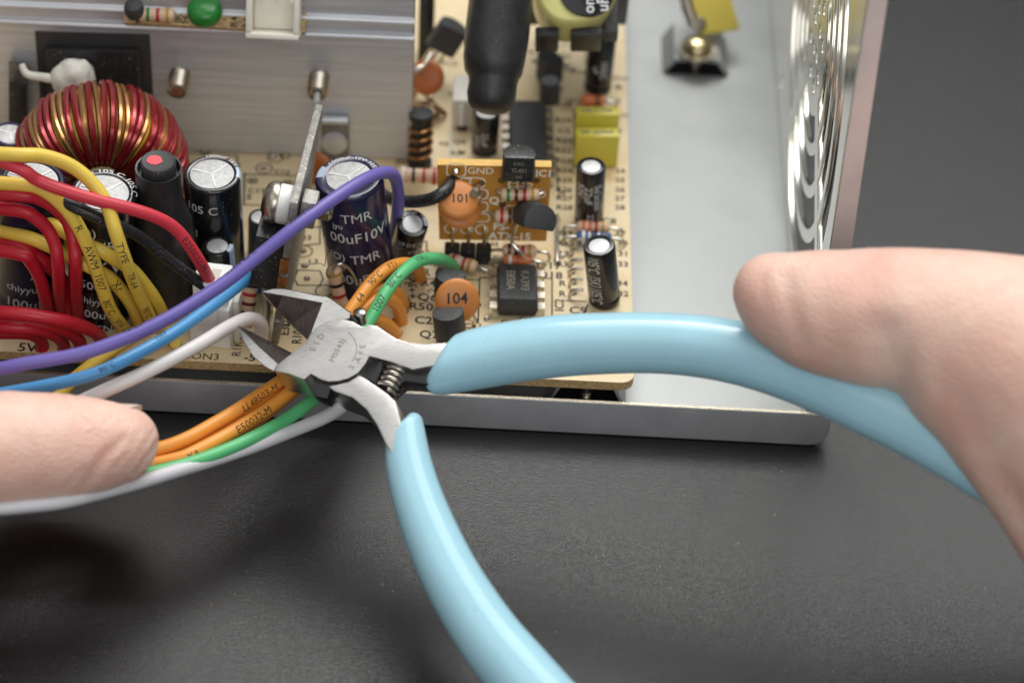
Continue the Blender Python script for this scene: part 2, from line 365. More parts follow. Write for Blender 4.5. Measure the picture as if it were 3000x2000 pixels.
# ------------------------------------------------------------------ main circuit board
FL, FR, BR = on(46, 809, ZB), on(1457, 880, ZB), on(1434, 20, ZB)
bx = (FR-FL).normalized(); rd = (BR-FR).normalized()
q0 = FR-bx*.24; q1 = FR+rd*.24; arc = []
for i in range(7):
    t = i/6; arc.append((1-t)**2*q0+2*t*(1-t)*FR+t*t*q1)
outl = [FL-bx*9]+arc+[FR+rd*17, FL-bx*9+rd*17]
pcb = thing('circuit_board', 'cream phenolic power supply circuit board with black printed markings', 'circuit board', V((FL+FR)/2))
mk('board_panel', B().prism(outl, [p-V((0, 0, .16)) for p in outl]), BOARD, pcb, True, smooth=False)
def silk(s, px, py, hpx, ang=0, sx=1.0, mt=SILK, off=.02):
    p = on(px, py, ZB+.004); k = px_size(p)*hpx/.72/.7          # cap height seen foreshortened
    a = math.radians(ang); X = bx*math.cos(a)+rd*math.sin(a); Y = -bx*math.sin(a)+rd*math.cos(a)
    return letter(s, k, lambda x, y: p+X*x+Y*y, mt, pcb, off=off, sx=sx)
def ring(px, py, rpx, w=.022, ry=None, name='printed_outline', z=.0035, mt=SILK, n=26):
    p = on(px, py, ZB+z); r = px_size(p)*rpx; r2 = r if ry is None else px_size(p)*ry; b = B(); vs = []; fs = []
    for i in range(n):
        a = 2*math.pi*i/n
        for d in (0, -w): vs.append(p+bx*((r+d)*math.cos(a))+rd*((r2+d)*math.sin(a)))
    for i in range(n): j = (i+1) % n; fs.append((2*i, 2*j, 2*j+1, 2*i+1))
    b.add(vs, fs); return mk(name, b, mt, pcb, True, smooth=False)
def line(pts, w=.024, mt=SILK, z=.0035):
    b = B(); P = [on(x, y, ZB+z) for x, y in pts]
    for p, q in zip(P, P[1:]):
        t = (q-p).normalized(); n = V((-t.y, t.x, 0))*w/2; k = len(b.v)
        b.v += [p-n-t*w/2, q-n+t*w/2, q+n+t*w/2, p+n-t*w/2]; b.f.append((k, k+1, k+2, k+3))
    return mk('printed_outline', b, mt, pcb, True, smooth=False, fix=False)
def pad(px, py, r=11):
    p = on(px, py, ZB+.003); b = B(); rr = px_size(p)*r
    b.lathe([(rr, 0), (rr*.9, .02), (rr*.4, .055)], 14, M.Translation(p)); mk('solder_joint', b, TIN, pcb, True)
for s_, x, y, h in (('R29', 1296, 534, 13), ('29', 1424, 534, 13), ('R30', 1298, 558, 13), ('30', 1430, 558, 13), ('R31', 1298, 582, 13), ('31', 1430, 582, 13),
                    ('R33', 1298, 606, 13), ('33', 1431, 606, 13), ('R', 1293, 650, 14), ('34', 1430, 650, 13), ('R', 1293, 674, 14), ('32', 1432, 674, 13),
                    ('R25', 1296, 413, 12), ('25', 1424, 413, 12), ('R26', 1296, 435, 12), ('26', 1424, 435, 12), ('R27', 1297, 455, 12), ('27', 1424, 455, 12),
                    ('R28', 1297, 476, 12), ('28', 1424, 476, 12), ('R24', 1296, 391, 12), ('24', 1424, 392, 12), ('R22', 1294, 345, 12), ('R21', 1294, 322, 12), ('R23', 1294, 368, 12),
                    ('C5', 1296, 300, 12), ('R19', 1294, 276, 12), ('R18', 1296, 240, 12), ('D9', 1310, 160, 12), ('C3', 1280, 205, 12), ('R16', 1330, 165, 12), ('R12', 1032, 145, 12),
                    ('C8', 1399, 507, 14), ('D17', 1262, 609, 17), ('D18', 1264, 631, 17), ('C9', 1328, 712, 18), ('C22', 982, 735, 18), ('R50', 968, 703, 18), ('+Q6', 972, 681, 18),
                    ('R4', 985, 649, 17), ('R', 980, 624, 17), ('Q7', 987, 767, 18), ('5V', 64, 797, 20), ('CON3', 460, 817, 16), ('-5', 574, 820, 17),
                    ('C', 1137, 608, 13), ('8', 1120, 570, 11), ('R2', 976, 580, 12), ('J7', 1290, 447, 11), ('Q4', 1055, 325, 11), ('R7', 1048, 352, 11),
                    ('5', 572, 452, 14), ('C17', 590, 438, 12), ('D5', 452, 540, 12)):
    silk(s_, x, y, h)
for s_, x, y, h, a in (('IC2', 1284, 700, 15, 90), ('+5V', 947, 655, 14, 90), ('3.3V', 938, 640, 12, 90), ('R1KW5', 546, 785, 15, 90), ('E3D', 654, 752, 15, 90), ('R101', 682, 770, 15, 90), ('PS_ON', 1004, 660, 9, 40)):
    silk(s_, x, y, h, a)
for x, y, r in ((632, 362, 19), (607, 387, 20), (655, 358, 12), (697, 577, 22), (925, 690, 17), (922, 712, 17), (917, 738, 17), (908, 765, 17), (402, 790, 15), (597, 790, 17), (372, 745, 17),
                (290, 768, 17), (318, 742, 17), (95, 800, 15), (148, 803, 15), (187, 806, 15), (235, 788, 15), (112, 752, 15), (880, 655, 40), (745, 668, 22), (985, 592, 14), (1312, 626, 9)):
    ring(x, y, r)
for s_, x, y, h in (('C20', 1010, 585, 11), ('R47', 1006, 606, 11), ('D14', 1150, 592, 10), ('R35', 1130, 560, 10), ('C14', 862, 590, 11), ('Q3', 700, 545, 12), ('L3', 720, 600, 12), ('R41', 690, 690, 12), ('C12', 648, 395, 11), ('D6', 690, 420, 11), ('ZD1', 925, 372, 10), ('R8', 1020, 330, 10), ('C4', 1042, 215, 10), ('R14', 1230, 120, 10), ('D7', 1300, 130, 10), ('R51', 1240, 742, 14), ('R52', 1190, 745, 12), ('-12V', 620, 690, 11), ('D19', 1100, 622, 10), ('C21', 1085, 748, 13), ('TP2', 870, 600, 10), ('R20', 1400, 300, 10), ('C6', 1414, 230, 10), ('R17', 1430, 265, 10), ('D10', 1426, 180, 10)):
    silk(s_, x, y, h)
for x, y, r in ((1015, 600, 8), (1150, 605, 7), (870, 575, 14), (700, 610, 9), (660, 420, 12), (690, 440, 10), (1060, 350, 9), (1230, 140, 10), (1300, 150, 9), (1420, 300, 8), (1420, 200, 8), (1160, 740, 9), (1090, 735, 9), (1260, 735, 8), (580, 415, 12), (540, 380, 12), (470, 350, 11)): ring(x, y, r); pad(x, y, r*.55)
line([(1010, 595), (1050, 597)]); line([(1120, 548), (1120, 575), (1160, 577)]); line([(900, 550), (980, 555), (980, 575)]); line([(1030, 640), (1098, 643)]); line([(1300, 690), (1345, 692)]); line([(700, 520), (760, 523)], .03); line([(430, 352), (545, 357), (545, 380)]); line([(1225, 100), (1345, 106), (1345, 150)]); line([(1290, 250), (1318, 252), (1318, 400)], .02)
line([(1098, 742), (1102, 638), (1132, 636)]); line([(1240, 637), (1268, 640), (1268, 742)])
line([(676, 640), (684, 655), (735, 655), (742, 640), (735, 622), (684, 620), (676, 640)]); line([(664, 688), (662, 745), (650, 745), (653, 688), (664, 688)])
line([(560, 400), (690, 404)]); line([(560, 470), (705, 476)]); line([(562, 398), (560, 470)], .03); line([(735, 500), (735, 560), (700, 563)]); line([(752, 500), (752, 560)])
line([(1038, 300), (1034, 362)], .05, GREYBOX); line([(1275, 360), (1283, 440), (1310, 440)]); line([(1256, 20), (1252, 140)]); line([(1350, 700), (1340, 730)])
line([(960, 580), (960, 640), (1000, 640)]); line([(1040, 640), (1060, 650), (1062, 700)]); line([(850, 560), (850, 600), (905, 640)])
for x, y in ((1118, 733), (1098, 700), (1290, 590), (1200, 735), (1310, 626), (1020, 612), (628, 362), (605, 387), (697, 577), (1318, 650), (1318, 674), (1312, 582), (1312, 606), (1280, 506), (1278, 598), (760, 700), (705, 640)): pad(x, y, 8)
# ------------------------------------------------------------------ builders for the parts on the board
GCAP = 'electrolytic capacitors on the circuit board'
def around(cx, r, zlab, a0, turn=False):
    # lettering on a cylinder (turn: 1 reads upwards, 3 downwards): local frame, a0 = azimuth of the text centre, turn = text runs up along the axis
    def f(x, y):
        if turn == 1: x, y = -y, x
        elif turn == 3: x, y = y, -x
        a = a0+x/r; return V((r*math.cos(a), r*math.sin(a), zlab+y))
    return f
def capacitor(label, top, base, h, r, sleeve, texts=(), stripe=None, topm=SILVER, score=3, rim=.78, toppix=True, topring=None):
    pb = on(*base, ZB) if toppix else base; pt = on(*top, ZB+h) if toppix else top
    ax = (pt-pb); L = ax.length
    o = thing('capacitor', label, 'capacitor', cyl_m(pb, ax), GCAP)
    c = r*.16
    mk('sleeve', B().lathe([(r*.94, .01), (r, .06), (r, L*.085), (r*.93, L*.115), (r*.93, L*.125), (r, L*.155), (r, L-c), (r*.985, L-c*.45), (r*.93, L-c*.1), (r*(rim+.06), L), (r*rim, L-.012), (r*rim*.9, L-.03)], 44), sleeve, o)
    tp = mk('can_top', B().lathe([(r*rim*.99, L-.04), (r*rim*.97, L-.016), (r*rim*.5, L-.008), (.005, L-.006)], 36), topm, o)
    for k in range(score):
        a = 2*math.pi*k/score+.5+(.3 if score == 3 else 0)
        sb = B().box((0, -.012, -.004), (r*rim*.9, .012, .006), M.Translation((0, 0, L-.008)) @ M.Rotation(a, 4, 'Z')); mk('score_line', sb, SILVERW, tp, smooth=False)
    if stripe is not None:
        a0, wd = stripe; vs = []; fs = []; n = 8; zs = [(r*1.004, .1), (r*1.004, L-c), (r*.99, L-c*.45), (r*.935, L-c*.06), (r*(rim+.065), L+.003)]
        for rr, z in zs:
            for i in range(n+1): a = a0+wd*(i/n-.5); vs.append((rr*math.cos(a), rr*math.sin(a), z))
        for j in range(len(zs)-1):
            for i in range(n): q = j*(n+1)+i; fs.append((q, q+1, q+n+2, q+n+1))
        mk('polarity_stripe', B().add(vs, fs), STRIPE, o)
    for t in texts:
        s, size, z, a0, turn = t[:5]; mt = t[5] if len(t) > 5 else WPRINT
        letter(s, size, around(0, r+.006, z, a0, turn), mt, o, world=False, off=.008, fine=True, sx=t[6] if len(t) > 6 else 1)
    if topring:
        s, size, a0 = topring; rr = r*(rim+.14)
        letter(s, size, lambda x, y: V(((rr+y*.8)*math.cos(a0-x/rr), (rr+y*.8)*math.sin(a0-x/rr), L-.0+ .004 - max(0, y)*.25)), WPRINT, o, world=False)
    return o
FA = -math.pi/2                                  # azimuth that faces the viewer
capacitor('large navy blue capacitor with white print beside the upright aluminium plate', (801, 404), (834, 648), 2.2, .52, NAVY,
          [('TMR', .25, 1.80, FA+.22, 0), ('00uF10V', .27, 1.40, FA+.22, 0), ('TMR', .25, .96, FA+.34, 0), ('00uF10V', .27, .54, FA+.30, 0), ('jyu', .15, 1.64, FA-.40, 0), ('jyu', .15, .80, FA-.32, 0), ('TMR', .25, .2, FA+.4, 0), ('(O)', .2, 1.0, FA-.55, 0)],
          stripe=(math.pi*.92, .55), topring=('1000uF-10V-105C', .13, 1.3), rim=.68)
capacitor('black capacitor with pale stripe and three-way scored top beside the red-dot choke', (487, 398), (499, 618), 2.0, .44, BLKSLV,
          [('105 C', .22, 1.62, FA-.3, 0), ('1', .2, 1.1, FA-.55, 0), ('105 C', .2, .6, FA-.4, 0)], stripe=(.15, .6), topring=('1000uF 16V', .12, 1.2))
capacitor('black capacitor lettered 16V under the yellow and red wires', (238, 440), (228, 715), 2.5, .49, BLKSLV,
          [('TNR', .27, 1.86, FA+.05, 0), ('16V', .36, 1.42, FA+.30, 0), ('chiyyu', .2, 1.65, FA-.6, 0), ('1500uF', .23, 1.02, FA-.05, 0), ('chiyyu', .18, .70, FA-.1, 0), ('500uF', .23, .42, FA-.02, 0), ('TNR', .22, .12, FA+.4, 0), ('(O)', .24, 2.1, FA-.4, 0)],
          stripe=(2.3, .5), topring=('105 C 105 C', .17, .9))
capacitor('navy blue capacitor behind the loops of red wire', (74, 412), (66, 690), 2.5, .50, mat('dull navy sleeve', (.010, .009, .03), .35, 0, .2, 4, 0, 14, .2),
          [('chiyyu', .2, .72, FA-.1, 0, SPRINT), ('100uF', .26, .40, FA+.05, 0, SPRINT), ('A', .2, 1.0, FA+.3, 0, SPRINT)])
capacitor('navy blue capacitor at far left edge below the wound ring', (24, 306), (14, 520), 1.9, .30, NAVY, [('105C', .17, 1.5, FA+.6, 1)])
capacitor('small black capacitor with cross-scored top behind the white connector', (499, 563), (510, 685), 1.1, .25, BLKSLV,
          [('KM', .2, .62, FA-.15, 3), ('105C', .14, .9, FA-.4, 0)], stripe=(-.25, .8), score=4, rim=.66, topm=SILVERW)
_bs = on(929, 583, ZB+.12); _ax = V((.13, -.36, .92)).normalized()
capacitor('small black capacitor tilted forward under the black wire', _bs+_ax*1.02, _bs, 1.1, .245, BLKSLV,
          [('105 C', .16, .74, FA+.30, 0), ('PZ', .16, .5, FA+.4, 0), ('105', .15, .28, FA+.35, 0), ('M(M)', .15, .6, FA-.62, 1), ('M(M)', .15, .25, FA-.62, 1)], stripe=(.25, .7), toppix=False, topm=SILVERW, score=0, rim=.66, topring=('100uF', .13, 2.0))
capacitor('slim black capacitor lettered 22uF 50V in front of the yellow film boxes', (1358, 380), (1352, 508), 1.15, .235, BLKSLV,
          [("Su'scon", .17, .66, FA+.55, 3), ('22uF', .18, .70, FA-.1, 3), ('50V', .17, .78, FA-.7, 3), ('22uF', .15, .18, FA+.1, 3)], topm=SILVERW, score=0, rim=.66)
capacitor('slim black capacitor lettered SK 105 C next to the board edge', (1376, 562), (1389, 690), 1.15, .25, BLKSLV,
          [('105°C', .27, .93, FA-.42, 3, WPRINT, .46), ('[SK]', .27, .60, FA-.42, 3, WPRINT, .46), ('105°C', .27, .30, FA-.42, 3, WPRINT, .46)], topm=SILVERW, score=0, rim=.66)
capacitor('tall black capacitor below the yellow taped coil at the rear', (1386, 72), (1372, 205), 1.15, .235, BLKSLV, [('105C', .17, .5, FA+.3, 3), ('uF', .15, .5, FA-.3, 3)], score=0)
capacitor('black capacitor standing under the hanging sleeved lead', (1118, 255), (1112, 345), .85, .225, BLKSLV, [('22uF', .15, .4, FA, 3), ('50V', .15, .35, FA-.6, 3)], score=0)
capacitor('stubby black capacitor with grey top left of the tall rear capacitor', (1263, 183), (1262, 232), .45, .175, BLKMAT, [], topm=mat('grey top', (.25, .25, .27), .5, .2), score=0, rim=.9)
capacitor('black capacitor half hidden behind the upright transistor package', (600, 497), (598, 585), .8, .2, BLKMAT, [], score=0)
def fix_turn():
    pass
# choke in heat shrink with red dot
p0 = on(378, 690, ZB); p1 = on(364, 385, ZB+2.75)
ck = thing('choke', 'black heat-shrunk rod choke with a red dot on its top', 'choke', cyl_m(p0, p1-p0)); L = (p1-p0).length
pr = [(.48, 0), (.485, .3), (.48, 1.0), (.475, 1.45), (.46, 1.7), (.41, 1.9), (.365, 2.05), (.345, 2.2), (.35, L-.03), (.345, L), (.315, L-.005), (.305, L-.14)]
cb = B().lathe(pr, 48)
for i, v in enumerate(cb.v): cb.v[i] = v*1.0 + V((v.x, v.y, 0))*(.03*NZ.noise(V((v.x*2, v.y*2, v.z*1.6))))
mk('shrink_sleeve', cb, SHRINK, ck, angle=60)
mk('core_top', B().lathe([(.255, L-.12), (.262, L+.05), (.262, L+.10), (.24, L+.135), (.22, L+.125), (.005, L+.13)], 40), BLKMAT, ck)
db = B(); n = 24; db.add([(-.055+.115*math.cos(2*math.pi*i/n)*(1+.08*math.sin(5*i)), .01+.105*math.sin(2*math.pi*i/n)*(1+.08*math.cos(3*i)), L+.136) for i in range(n)], [tuple(range(n))]); mk('red_dot', db, REDDOT, ck)
# transistors
GTR = 'small black transistors'
def to92(label, m, legs=.35, texts=(), r=.245, h=.46, mt=BLKMAT, spread=.127, legm=TIN):
    o = thing('transistor', label, 'transistor', m, GTR); prof = []; fl = -r*.5; a0 = math.asin(fl/r)
    n = 18
    for i in range(n+1): a = a0+(math.pi-2*a0)*i/n; prof.append((r*math.cos(a), r*math.sin(a)))
    b = B().prism([V((x*.97, y*.97, h)) for x, y in prof], [V((x, y, 0)) for x, y in prof]); mk('body', b, mt, o, bevel=.012, angle=35)
    for k in (-1, 0, 1):
        mk('leg', B().box((k*spread-.022, -.02, -legs), (k*spread+.022, .02, .0)), legm, o, smooth=False)
    for s, size, z in texts: letter(s, size, lambda x, y: V((x, fl-.004, z+y)), GPRINT, o, world=False)
    return o
def up(px, py, h, yaw=0, lean=V((0, 0, 1))):    # top centre seen at the pixel, height h above the board
    return M.Translation(on(px, py, ZB+h)-lean.normalized()*h+lean.normalized()*0) @ frame(lean, V((math.cos(yaw), math.sin(yaw), 0)))
t1 = up(1035, 628, .62, math.pi-.1); to92('black transistor behind the orange 104 disc', t1 @ M.Translation((0, 0, .16)), .16)
ln = V((-.14, .1, 1)); t2 = up(1028, 713, .60, math.pi-.05, ln); to92('black transistor leaning in front of the orange 104 disc', t2 @ M.Translation((0, 0, .12)), .16)
to92('dark transistor standing at the rear beside the round grey-topped capacitor', up(1266, 127, .55, 2.2) @ M.Translation((0, 0, .1)), .1)
ln = V((-.35, -.1, 1)); to92('dark grey transistor tilted over the rear orange disc', M.Translation(on(1010, 112, 1.55)) @ frame(V((.45, .1, .8)), V((1, 0, -.5))), .5, r=.28, h=.5)
# DIP chips
def dip(label, px, py, n, wid=.635, ln=None, texts=(), yaw=0, zc=.38, pitch=.254, notch=True):
    ln = ln or n*pitch-.06; p = on(px, py, ZB+zc); base = V((p.x, p.y, ZB))
    o = thing('chip', label, 'chip', M.Translation(base) @ M.Rotation(yaw, 4, 'Z')); w2 = wid/2
    def rg(w, l, z): return [V((-w, -l, z)), V((w, -l, z)), V((w, l, z)), V((-w, l, z))]
    b = B(); rings = [rg(w2-.035, ln/2-.045, .05), rg(w2, ln/2, .20), rg(w2, ln/2, .225), rg(w2-.04, ln/2-.055, zc)]
    for q in rings: b.v += q
    for i in range(3):
        for k in range(4): b.f.append((i*4+k, i*4+(k+1) % 4, i*4+4+(k+1) % 4, i*4+4+k))
    b.f += [(3, 2, 1, 0), (12, 13, 14, 15)]; mk('body', b, BLKMAT, o, bevel=.008, smooth=True, angle=25)
    if notch: mk('pin_mark', B().lathe([(.055, zc), (.05, zc+.003), (.01, zc+.003)], 18, M.Translation((-.16, ln/2-.14, 0))), BLKPL, o)
    for sd in (-1, 1):
        for k in range(n):
            y = (k-(n-1)/2)*pitch; pb = B(); x0, x1 = sd*w2, sd*(w2+.11)
            pb.box((min(x0, x1)-.0, y-.07, .19), (max(x0, x1), y+.07, .225)); pb.box((min(x1, x1-sd*.03), y-.07, .08), (max(x1, x1-sd*.03), y+.07, .19)); pb.box((min(x1, x1-sd*.03), y-.028, -.02), (max(x1, x1-sd*.03), y+.028, .08)); mk('pin', pb, TIN, o, smooth=False)
    for s, size, x, y in texts: letter(s, size, lambda u, v: V((x+v, y-u, zc+.004)), GPRINT, o, world=False, sx=.9)
    return o
dip('black eight pin chip lettered KA393 near the light blue grip', 1189, 646, 4, ln=.94, texts=(('KA393', .19, .12, .02), ('E850A', .19, -.10, .02)), yaw=.03)
dip('long black chip behind the brown upright board', 1214, 308, 8, ln=1.96, yaw=.03)
# resistors
GRS = 'striped resistors on the board'
def resistor(label, p, d, L=.6, r=.11, bands=('red', 'red', 'brown', 'gold'), coat=BEIGE, drop=None, group=GRS, leads=True):
    d = d.normalized(); o = thing('resistor', label, 'resistor', cyl_m(p, d, V((0, 0, 1)) if abs(d.z) < .9 else None), group); h = L/2
    mk('body', B().lathe([(.02, -h), (r*.75, -h+.02), (r, -h+.08), (r, -h+.16), (r*.84, -h+.22), (r*.84, h-.22), (r, h-.16), (r, h-.08), (r*.75, h-.02), (.02, h)], 20), coat, o)
    for k, c in enumerate(bands):
        z = -h+.12+(L-.24)*k/(len(bands)-1); rr = (r if abs(z) > h-.19 else r*.86)+.004
        mk('colour_band', B().lathe([(rr, z-.026), (rr, z+.026)], 20), INK[c], o)
    if leads and abs(d.z) < .6:
        for sg in (-1, 1):
            e = p+d*(sg*h); q = e+d*(sg*.16); g = V((q.x+d.x*sg*.05, q.y+d.y*sg*.05, drop if drop is not None else ZB))
            mk('lead', B().tube(cat([e, (e+q)/2, q+d*(sg*.02)+V((0, 0, -.03)), g], 5), .028, 8), TIN, o, True)
    return o
XR = V((1, 0, 0))
resistor('orange banded resistor behind the lettered SK capacitor', on(1362, 522, ZB+.14), XR, .55, .105, ('orange', 'orange', 'red', 'gold'))
resistor('blue striped resistor touching the top of the lettered SK capacitor', on(1364, 546, ZB+.14), XR, .58, .11, ('white', 'white', 'black', 'white', 'brown'), BLUEC)
resistor('beige striped resistor crossed by the bent transistor leg', on(1193, 576, ZB+.16), XR, .56, .11, ('brown', 'black', 'red', 'gold'))
resistor('orange resistor lying at the head of the KA393 chip', on(1187, 598, ZB+.14), XR, .45, .09, ('white', 'orange', 'red', 'orange'), mat('orange coat', 'cf7746', .35))
resistor('red striped resistor half hidden behind the green wire', on(1062, 604, ZB+.16), V((.9, -.35, 0)), .52, .11, ('red', 'white', 'red', 'gold'))
resistor('blurred red banded resistor left of the brown upright board', on(962, 403, ZB+.35), XR, .75, .14, ('white', 'black', 'red', 'red'), drop=ZB)
resistor('small orange glass diode behind the yellow film boxes', on(1361, 231, ZB+.12), XR, .42, .1, ('orange', 'black'), mat('orange coat', 'cf7746', .35))
resistor('upright banded resistor left of the open cutter jaws', on(571, 695, 1.45), V((.10, .42, .86)), .82, .125, ('red', 'black', 'brown', 'red', 'black'), leads=False)
rr_ = resistor('upright pinkish banded resistor with looped lead under the violet wire', on(776, 664, 1.40), V((-.22, .25, .95)), .80, .125, ('brown', 'red', 'black', 'gold'), leads=False)
lp = [on(764, 634, 1.74), on(768, 615, 1.95), on(784, 607, 2.0), on(803, 618, 1.8), on(818, 645, 1.4), on(828, 690, ZB)]
mk('lead', B().tube(cat(lp, 6), .026, 8), TIN, rr_, True)
for k, y in enumerate((560, 583, 607, 628, 652, 676)):   # hidden row of upright parts: only their bent leads show
    pb = B().tube(cat([on(1308, y+4, ZB), on(1311, y-5, ZB+.1), on(1322, y-10, ZB+.17), on(1340, y-11, ZB+.2)], 5), .03, 8)
    setp(mk('bent_lead', pb, TIN), 'bent tinned lead left of the SK capacitor, %s from the rear' % ('first', 'second', 'third', 'fourth', 'fifth', 'sixth')[k], 'wire lead', 'bent tinned leads beside the SK capacitor')
setp(mk('wire_link', B().tube(cat([on(1280, 506, ZB), on(1280, 500, ZB+.08), on(1279, 592, ZB+.08), on(1278, 598, ZB)], 4), .032, 8), TIN), 'straight tinned wire link right of the brown upright board', 'wire link')
# discs
GDC = 'orange disc capacitors'
def disc(label, p, nrm, r, mt=ORNG, lead=None, text=None, thick=.15, group=GDC, xdir=None):
    m = cyl_m(p, nrm, xdir); o = thing('disc_capacitor', label, 'disc capacitor', m, group); t = thick/2
    mk('body', B().lathe([(.01, -t), (r*.5, -t*.96), (r*.8, -t*.8), (r*.95, -t*.45), (r, 0), (r*.95, t*.45), (r*.8, t*.8), (r*.5, t*.96), (.01, t)], 40), mt, o)
    for q in lead or ():
        mk('lead', B().tube(cat(q, 5), [.07]*4+[.035]*(len(cat(q, 5))-4), 8), mt if len(q) < 3 else TIN, o, True)
    if text: letter(text[0], text[1], lambda x, y: V((x+text[2], y+text[3], t+.004)), DPRINT, o, world=False)
    return o
p = on(1050, 690, ZB+.52); nd = V((.12, -.72, .5))
disc('orange disc capacitor lettered 104 between two leaning transistors', p, nd, .345, text=('104', .24, .0, .05), xdir=V((1, .1, 0)),
     lead=[[on(1078, 722, ZB+.3), on(1086, 735, ZB+.16), on(1090, 746, ZB)], [on(1030, 722, ZB+.3), on(1032, 740, ZB+.1), on(1032, 750, ZB)]])
disc('blurred dark orange disc capacitor right of the large heat sink', on(980, 178, ZB+.7), V((-.1, -.7, .5)), .30, ORNGD, [[on(952, 165, ZB+.9), on(975, 150, ZB+1.0), on(992, 122, ZB+1.1)]])
disc('orange disc capacitor peeking out behind the upright aluminium plate', on(728, 388, ZB+.4), V((-.3, -.7, .3)), .28, ORNGD)
disc('dark blue disc capacitor beneath the upright transistor package', on(586, 642, ZB+.35), V((.2, -.3, 1)), .26, BLUEC, group='blue discs')
# yellow film boxes
for lab, y0, y1, tx in (('rear yellow box-shaped film capacitor', 243, 262, '100J 3177uF'), ('front yellow box-shaped film capacitor behind the 22uF capacitor', 291, 312, '205  2J104uF')):
    h = .66; a = on(1321, y0+1, ZB+h); bq = on(1421, y0+2, ZB+h); cc = on(1323, y1+1, ZB+h); X = (bq-a).normalized(); wd = (bq-a).length; dp = (cc-a).length
    mm = M.Translation(V((cc.x, cc.y, ZB))) @ frame(V((0, 0, 1)), X); o = thing('film_capacitor', lab, 'film capacitor', mm, 'yellow film capacitors')
    mk('body', B().box((0, 0, .02), (wd, dp, h), bev=.025), YFILM, o)
    letter(tx, .13, lambda x, y: V((wd/2+x, dp/2+y, h+.004)), mat('blue print', '3a5a88', .5), o, world=False, sx=.8)
# rear background bits
gp = on(1064, 300, ZB); o = thing('box_capacitor', 'pale grey box part standing behind the brown upright board', 'box capacitor', cyl_m(gp, V((-.02, 0, 1))))
mk('body', B().box((-.19, 0, .02), (.17, .75, .62), bev=.03), GREYBOX, o); mk('end_rib', B().box((-.06, -.03, .1), (.0, .0, .55), bev=.01), WHITEN, o); mk('foot', B().box((-.1, -.02, 0), (.06, .1, .1)), BLKPL, o, smooth=False)
cp = on(964, 380, ZB); o = thing('wound_choke', 'small black choke with copper turns right of the heat sink', 'choke', cyl_m(cp, V((0, .1, 1))))
mk('bobbin', B().lathe([(.2, 0), (.2, .1), (.16, .12), (.16, .9), (.2, .92), (.2, 1.02), (.05, 1.03)], 26), BLKPL, o)
for k in range(4):
    tb = B(); n = 24; tb.tube([V((.185*math.cos(2*math.pi*i/n), .185*math.sin(2*math.pi*i/n), .25+.17*k+.05*math.cos(2*math.pi*i/n))) for i in range(n+1)], .03, 8); mk('copper_turn', tb, COPPER, o)
o = thing('tall_connector', 'tall black blurred part at rear beside the heat sink end', 'component', V(on(975, 150, ZB))); mk('body', B().box((-.12, .0, 0), (.14, .5, 1.5), bev=.03), BLKPL, o); mk('cap', B().box((-.09, .05, 1.5), (.11, .45, 1.56), bev=.01), BLKMAT, o)
for k, (pts, lab) in enumerate((([(950, 215), (968, 205), (990, 232), (1010, 262)], 'brown blurred lead right of the heat sink, uppermost'), ([(948, 240), (975, 238), (1000, 246), (1022, 262)], 'brown blurred lead right of the heat sink, middle'), ([(950, 262), (972, 258), (1000, 268)], 'brown blurred lead right of the heat sink, lowest'))):
    setp(mk('bent_lead', B().tube(cat([on(x, y, ZB+.05+.3*math.sin(math.pi*i/(len(pts)-1))) for i, (x, y) in enumerate(pts)], 6), .05, 8), mat('tarnished lead', (.30, .20, .12), .35, .8, .4, 8)), lab, 'wire lead', 'tarnished leads by the heat sink')
# ------------------------------------------------------------------ brown upright board
Yb = on(1075, 590, ZB).y+.03
gn = V((.035, -1, .0)).normalized(); g0 = onpl(1075, 552, V((0, Yb, 0)), gn)
def gp_(px, py, d=0): return onpl(px, py, g0+gn*d, gn)
GX = V((gn.y*-1, gn.x, 0)).normalized(); GX = GX if GX.x > 0 else -GX
gbd = thing('upright_board', 'small brown upright circuit board lettered GND with white print', 'circuit board', g0)
cs = [gp_(1004, 379), gp_(1267, 384), gp_(1255, 554), gp_(1009, 550)]
mk('board_panel', B().prism(cs, [q-gn*.16 for q in cs]), BROWN, gbd, True, smooth=False)
te = B().prism([cs[0]+V((0, 0, .003)), cs[1]+V((0, 0, .003)), cs[1]-gn*.16+V((0, 0, .003)), cs[0]-gn*.16+V((0, 0, .003))], [cs[0]+V((0, 0, -.02))-gn*.005, cs[1]+V((0, 0, -.02))-gn*.005, cs[1]-gn*.155+V((0, 0, -.02)), cs[0]-gn*.155+V((0, 0, -.02))])
mk('cut_edge', te, BROWNE, gbd, True, smooth=False)
def gtext(s, px, py, hpx, mt=SILKW, sx=1):
    p = gp_(px, py, .004); k = px_size(p)*hpx/.72/.74
    letter(s, k*1.12, lambda x, y: p+GX*x+V((0, 0, y)), mt, gbd, sx=sx, off=.03)
for a in (('GND', 1104, 392, 13), ('IC1', 1248, 398, 13), ('C2', 1070, 415, 12), ('Q1', 1140, 460, 14), ('PS-', 1152, 520, 14), ('ATX-15', 1170, 542, 14)): gtext(*a)
def gring(px, py, rx, ry, w=.02, n=28):
    p = gp_(px, py, .003); k = px_size(p); vs = []; fs = []
    for i in range(n):
        a = 2*math.pi*i/n; e = (abs(math.cos(a))**4+abs(math.sin(a))**4)**-.25 if rx > ry*1.4 else 1
        for d in (0, w): vs.append(p+GX*((rx*k-d)*math.cos(a)*e)+V((0, 0, (ry*k/.743-d)*math.sin(a)*e)))
    for i in range(n): j = (i+1) % n; fs.append((2*i, 2*j, 2*j+1, 2*i+1))
    mk('printed_outline', B().add(vs, fs), SILKW, gbd, True, smooth=False)
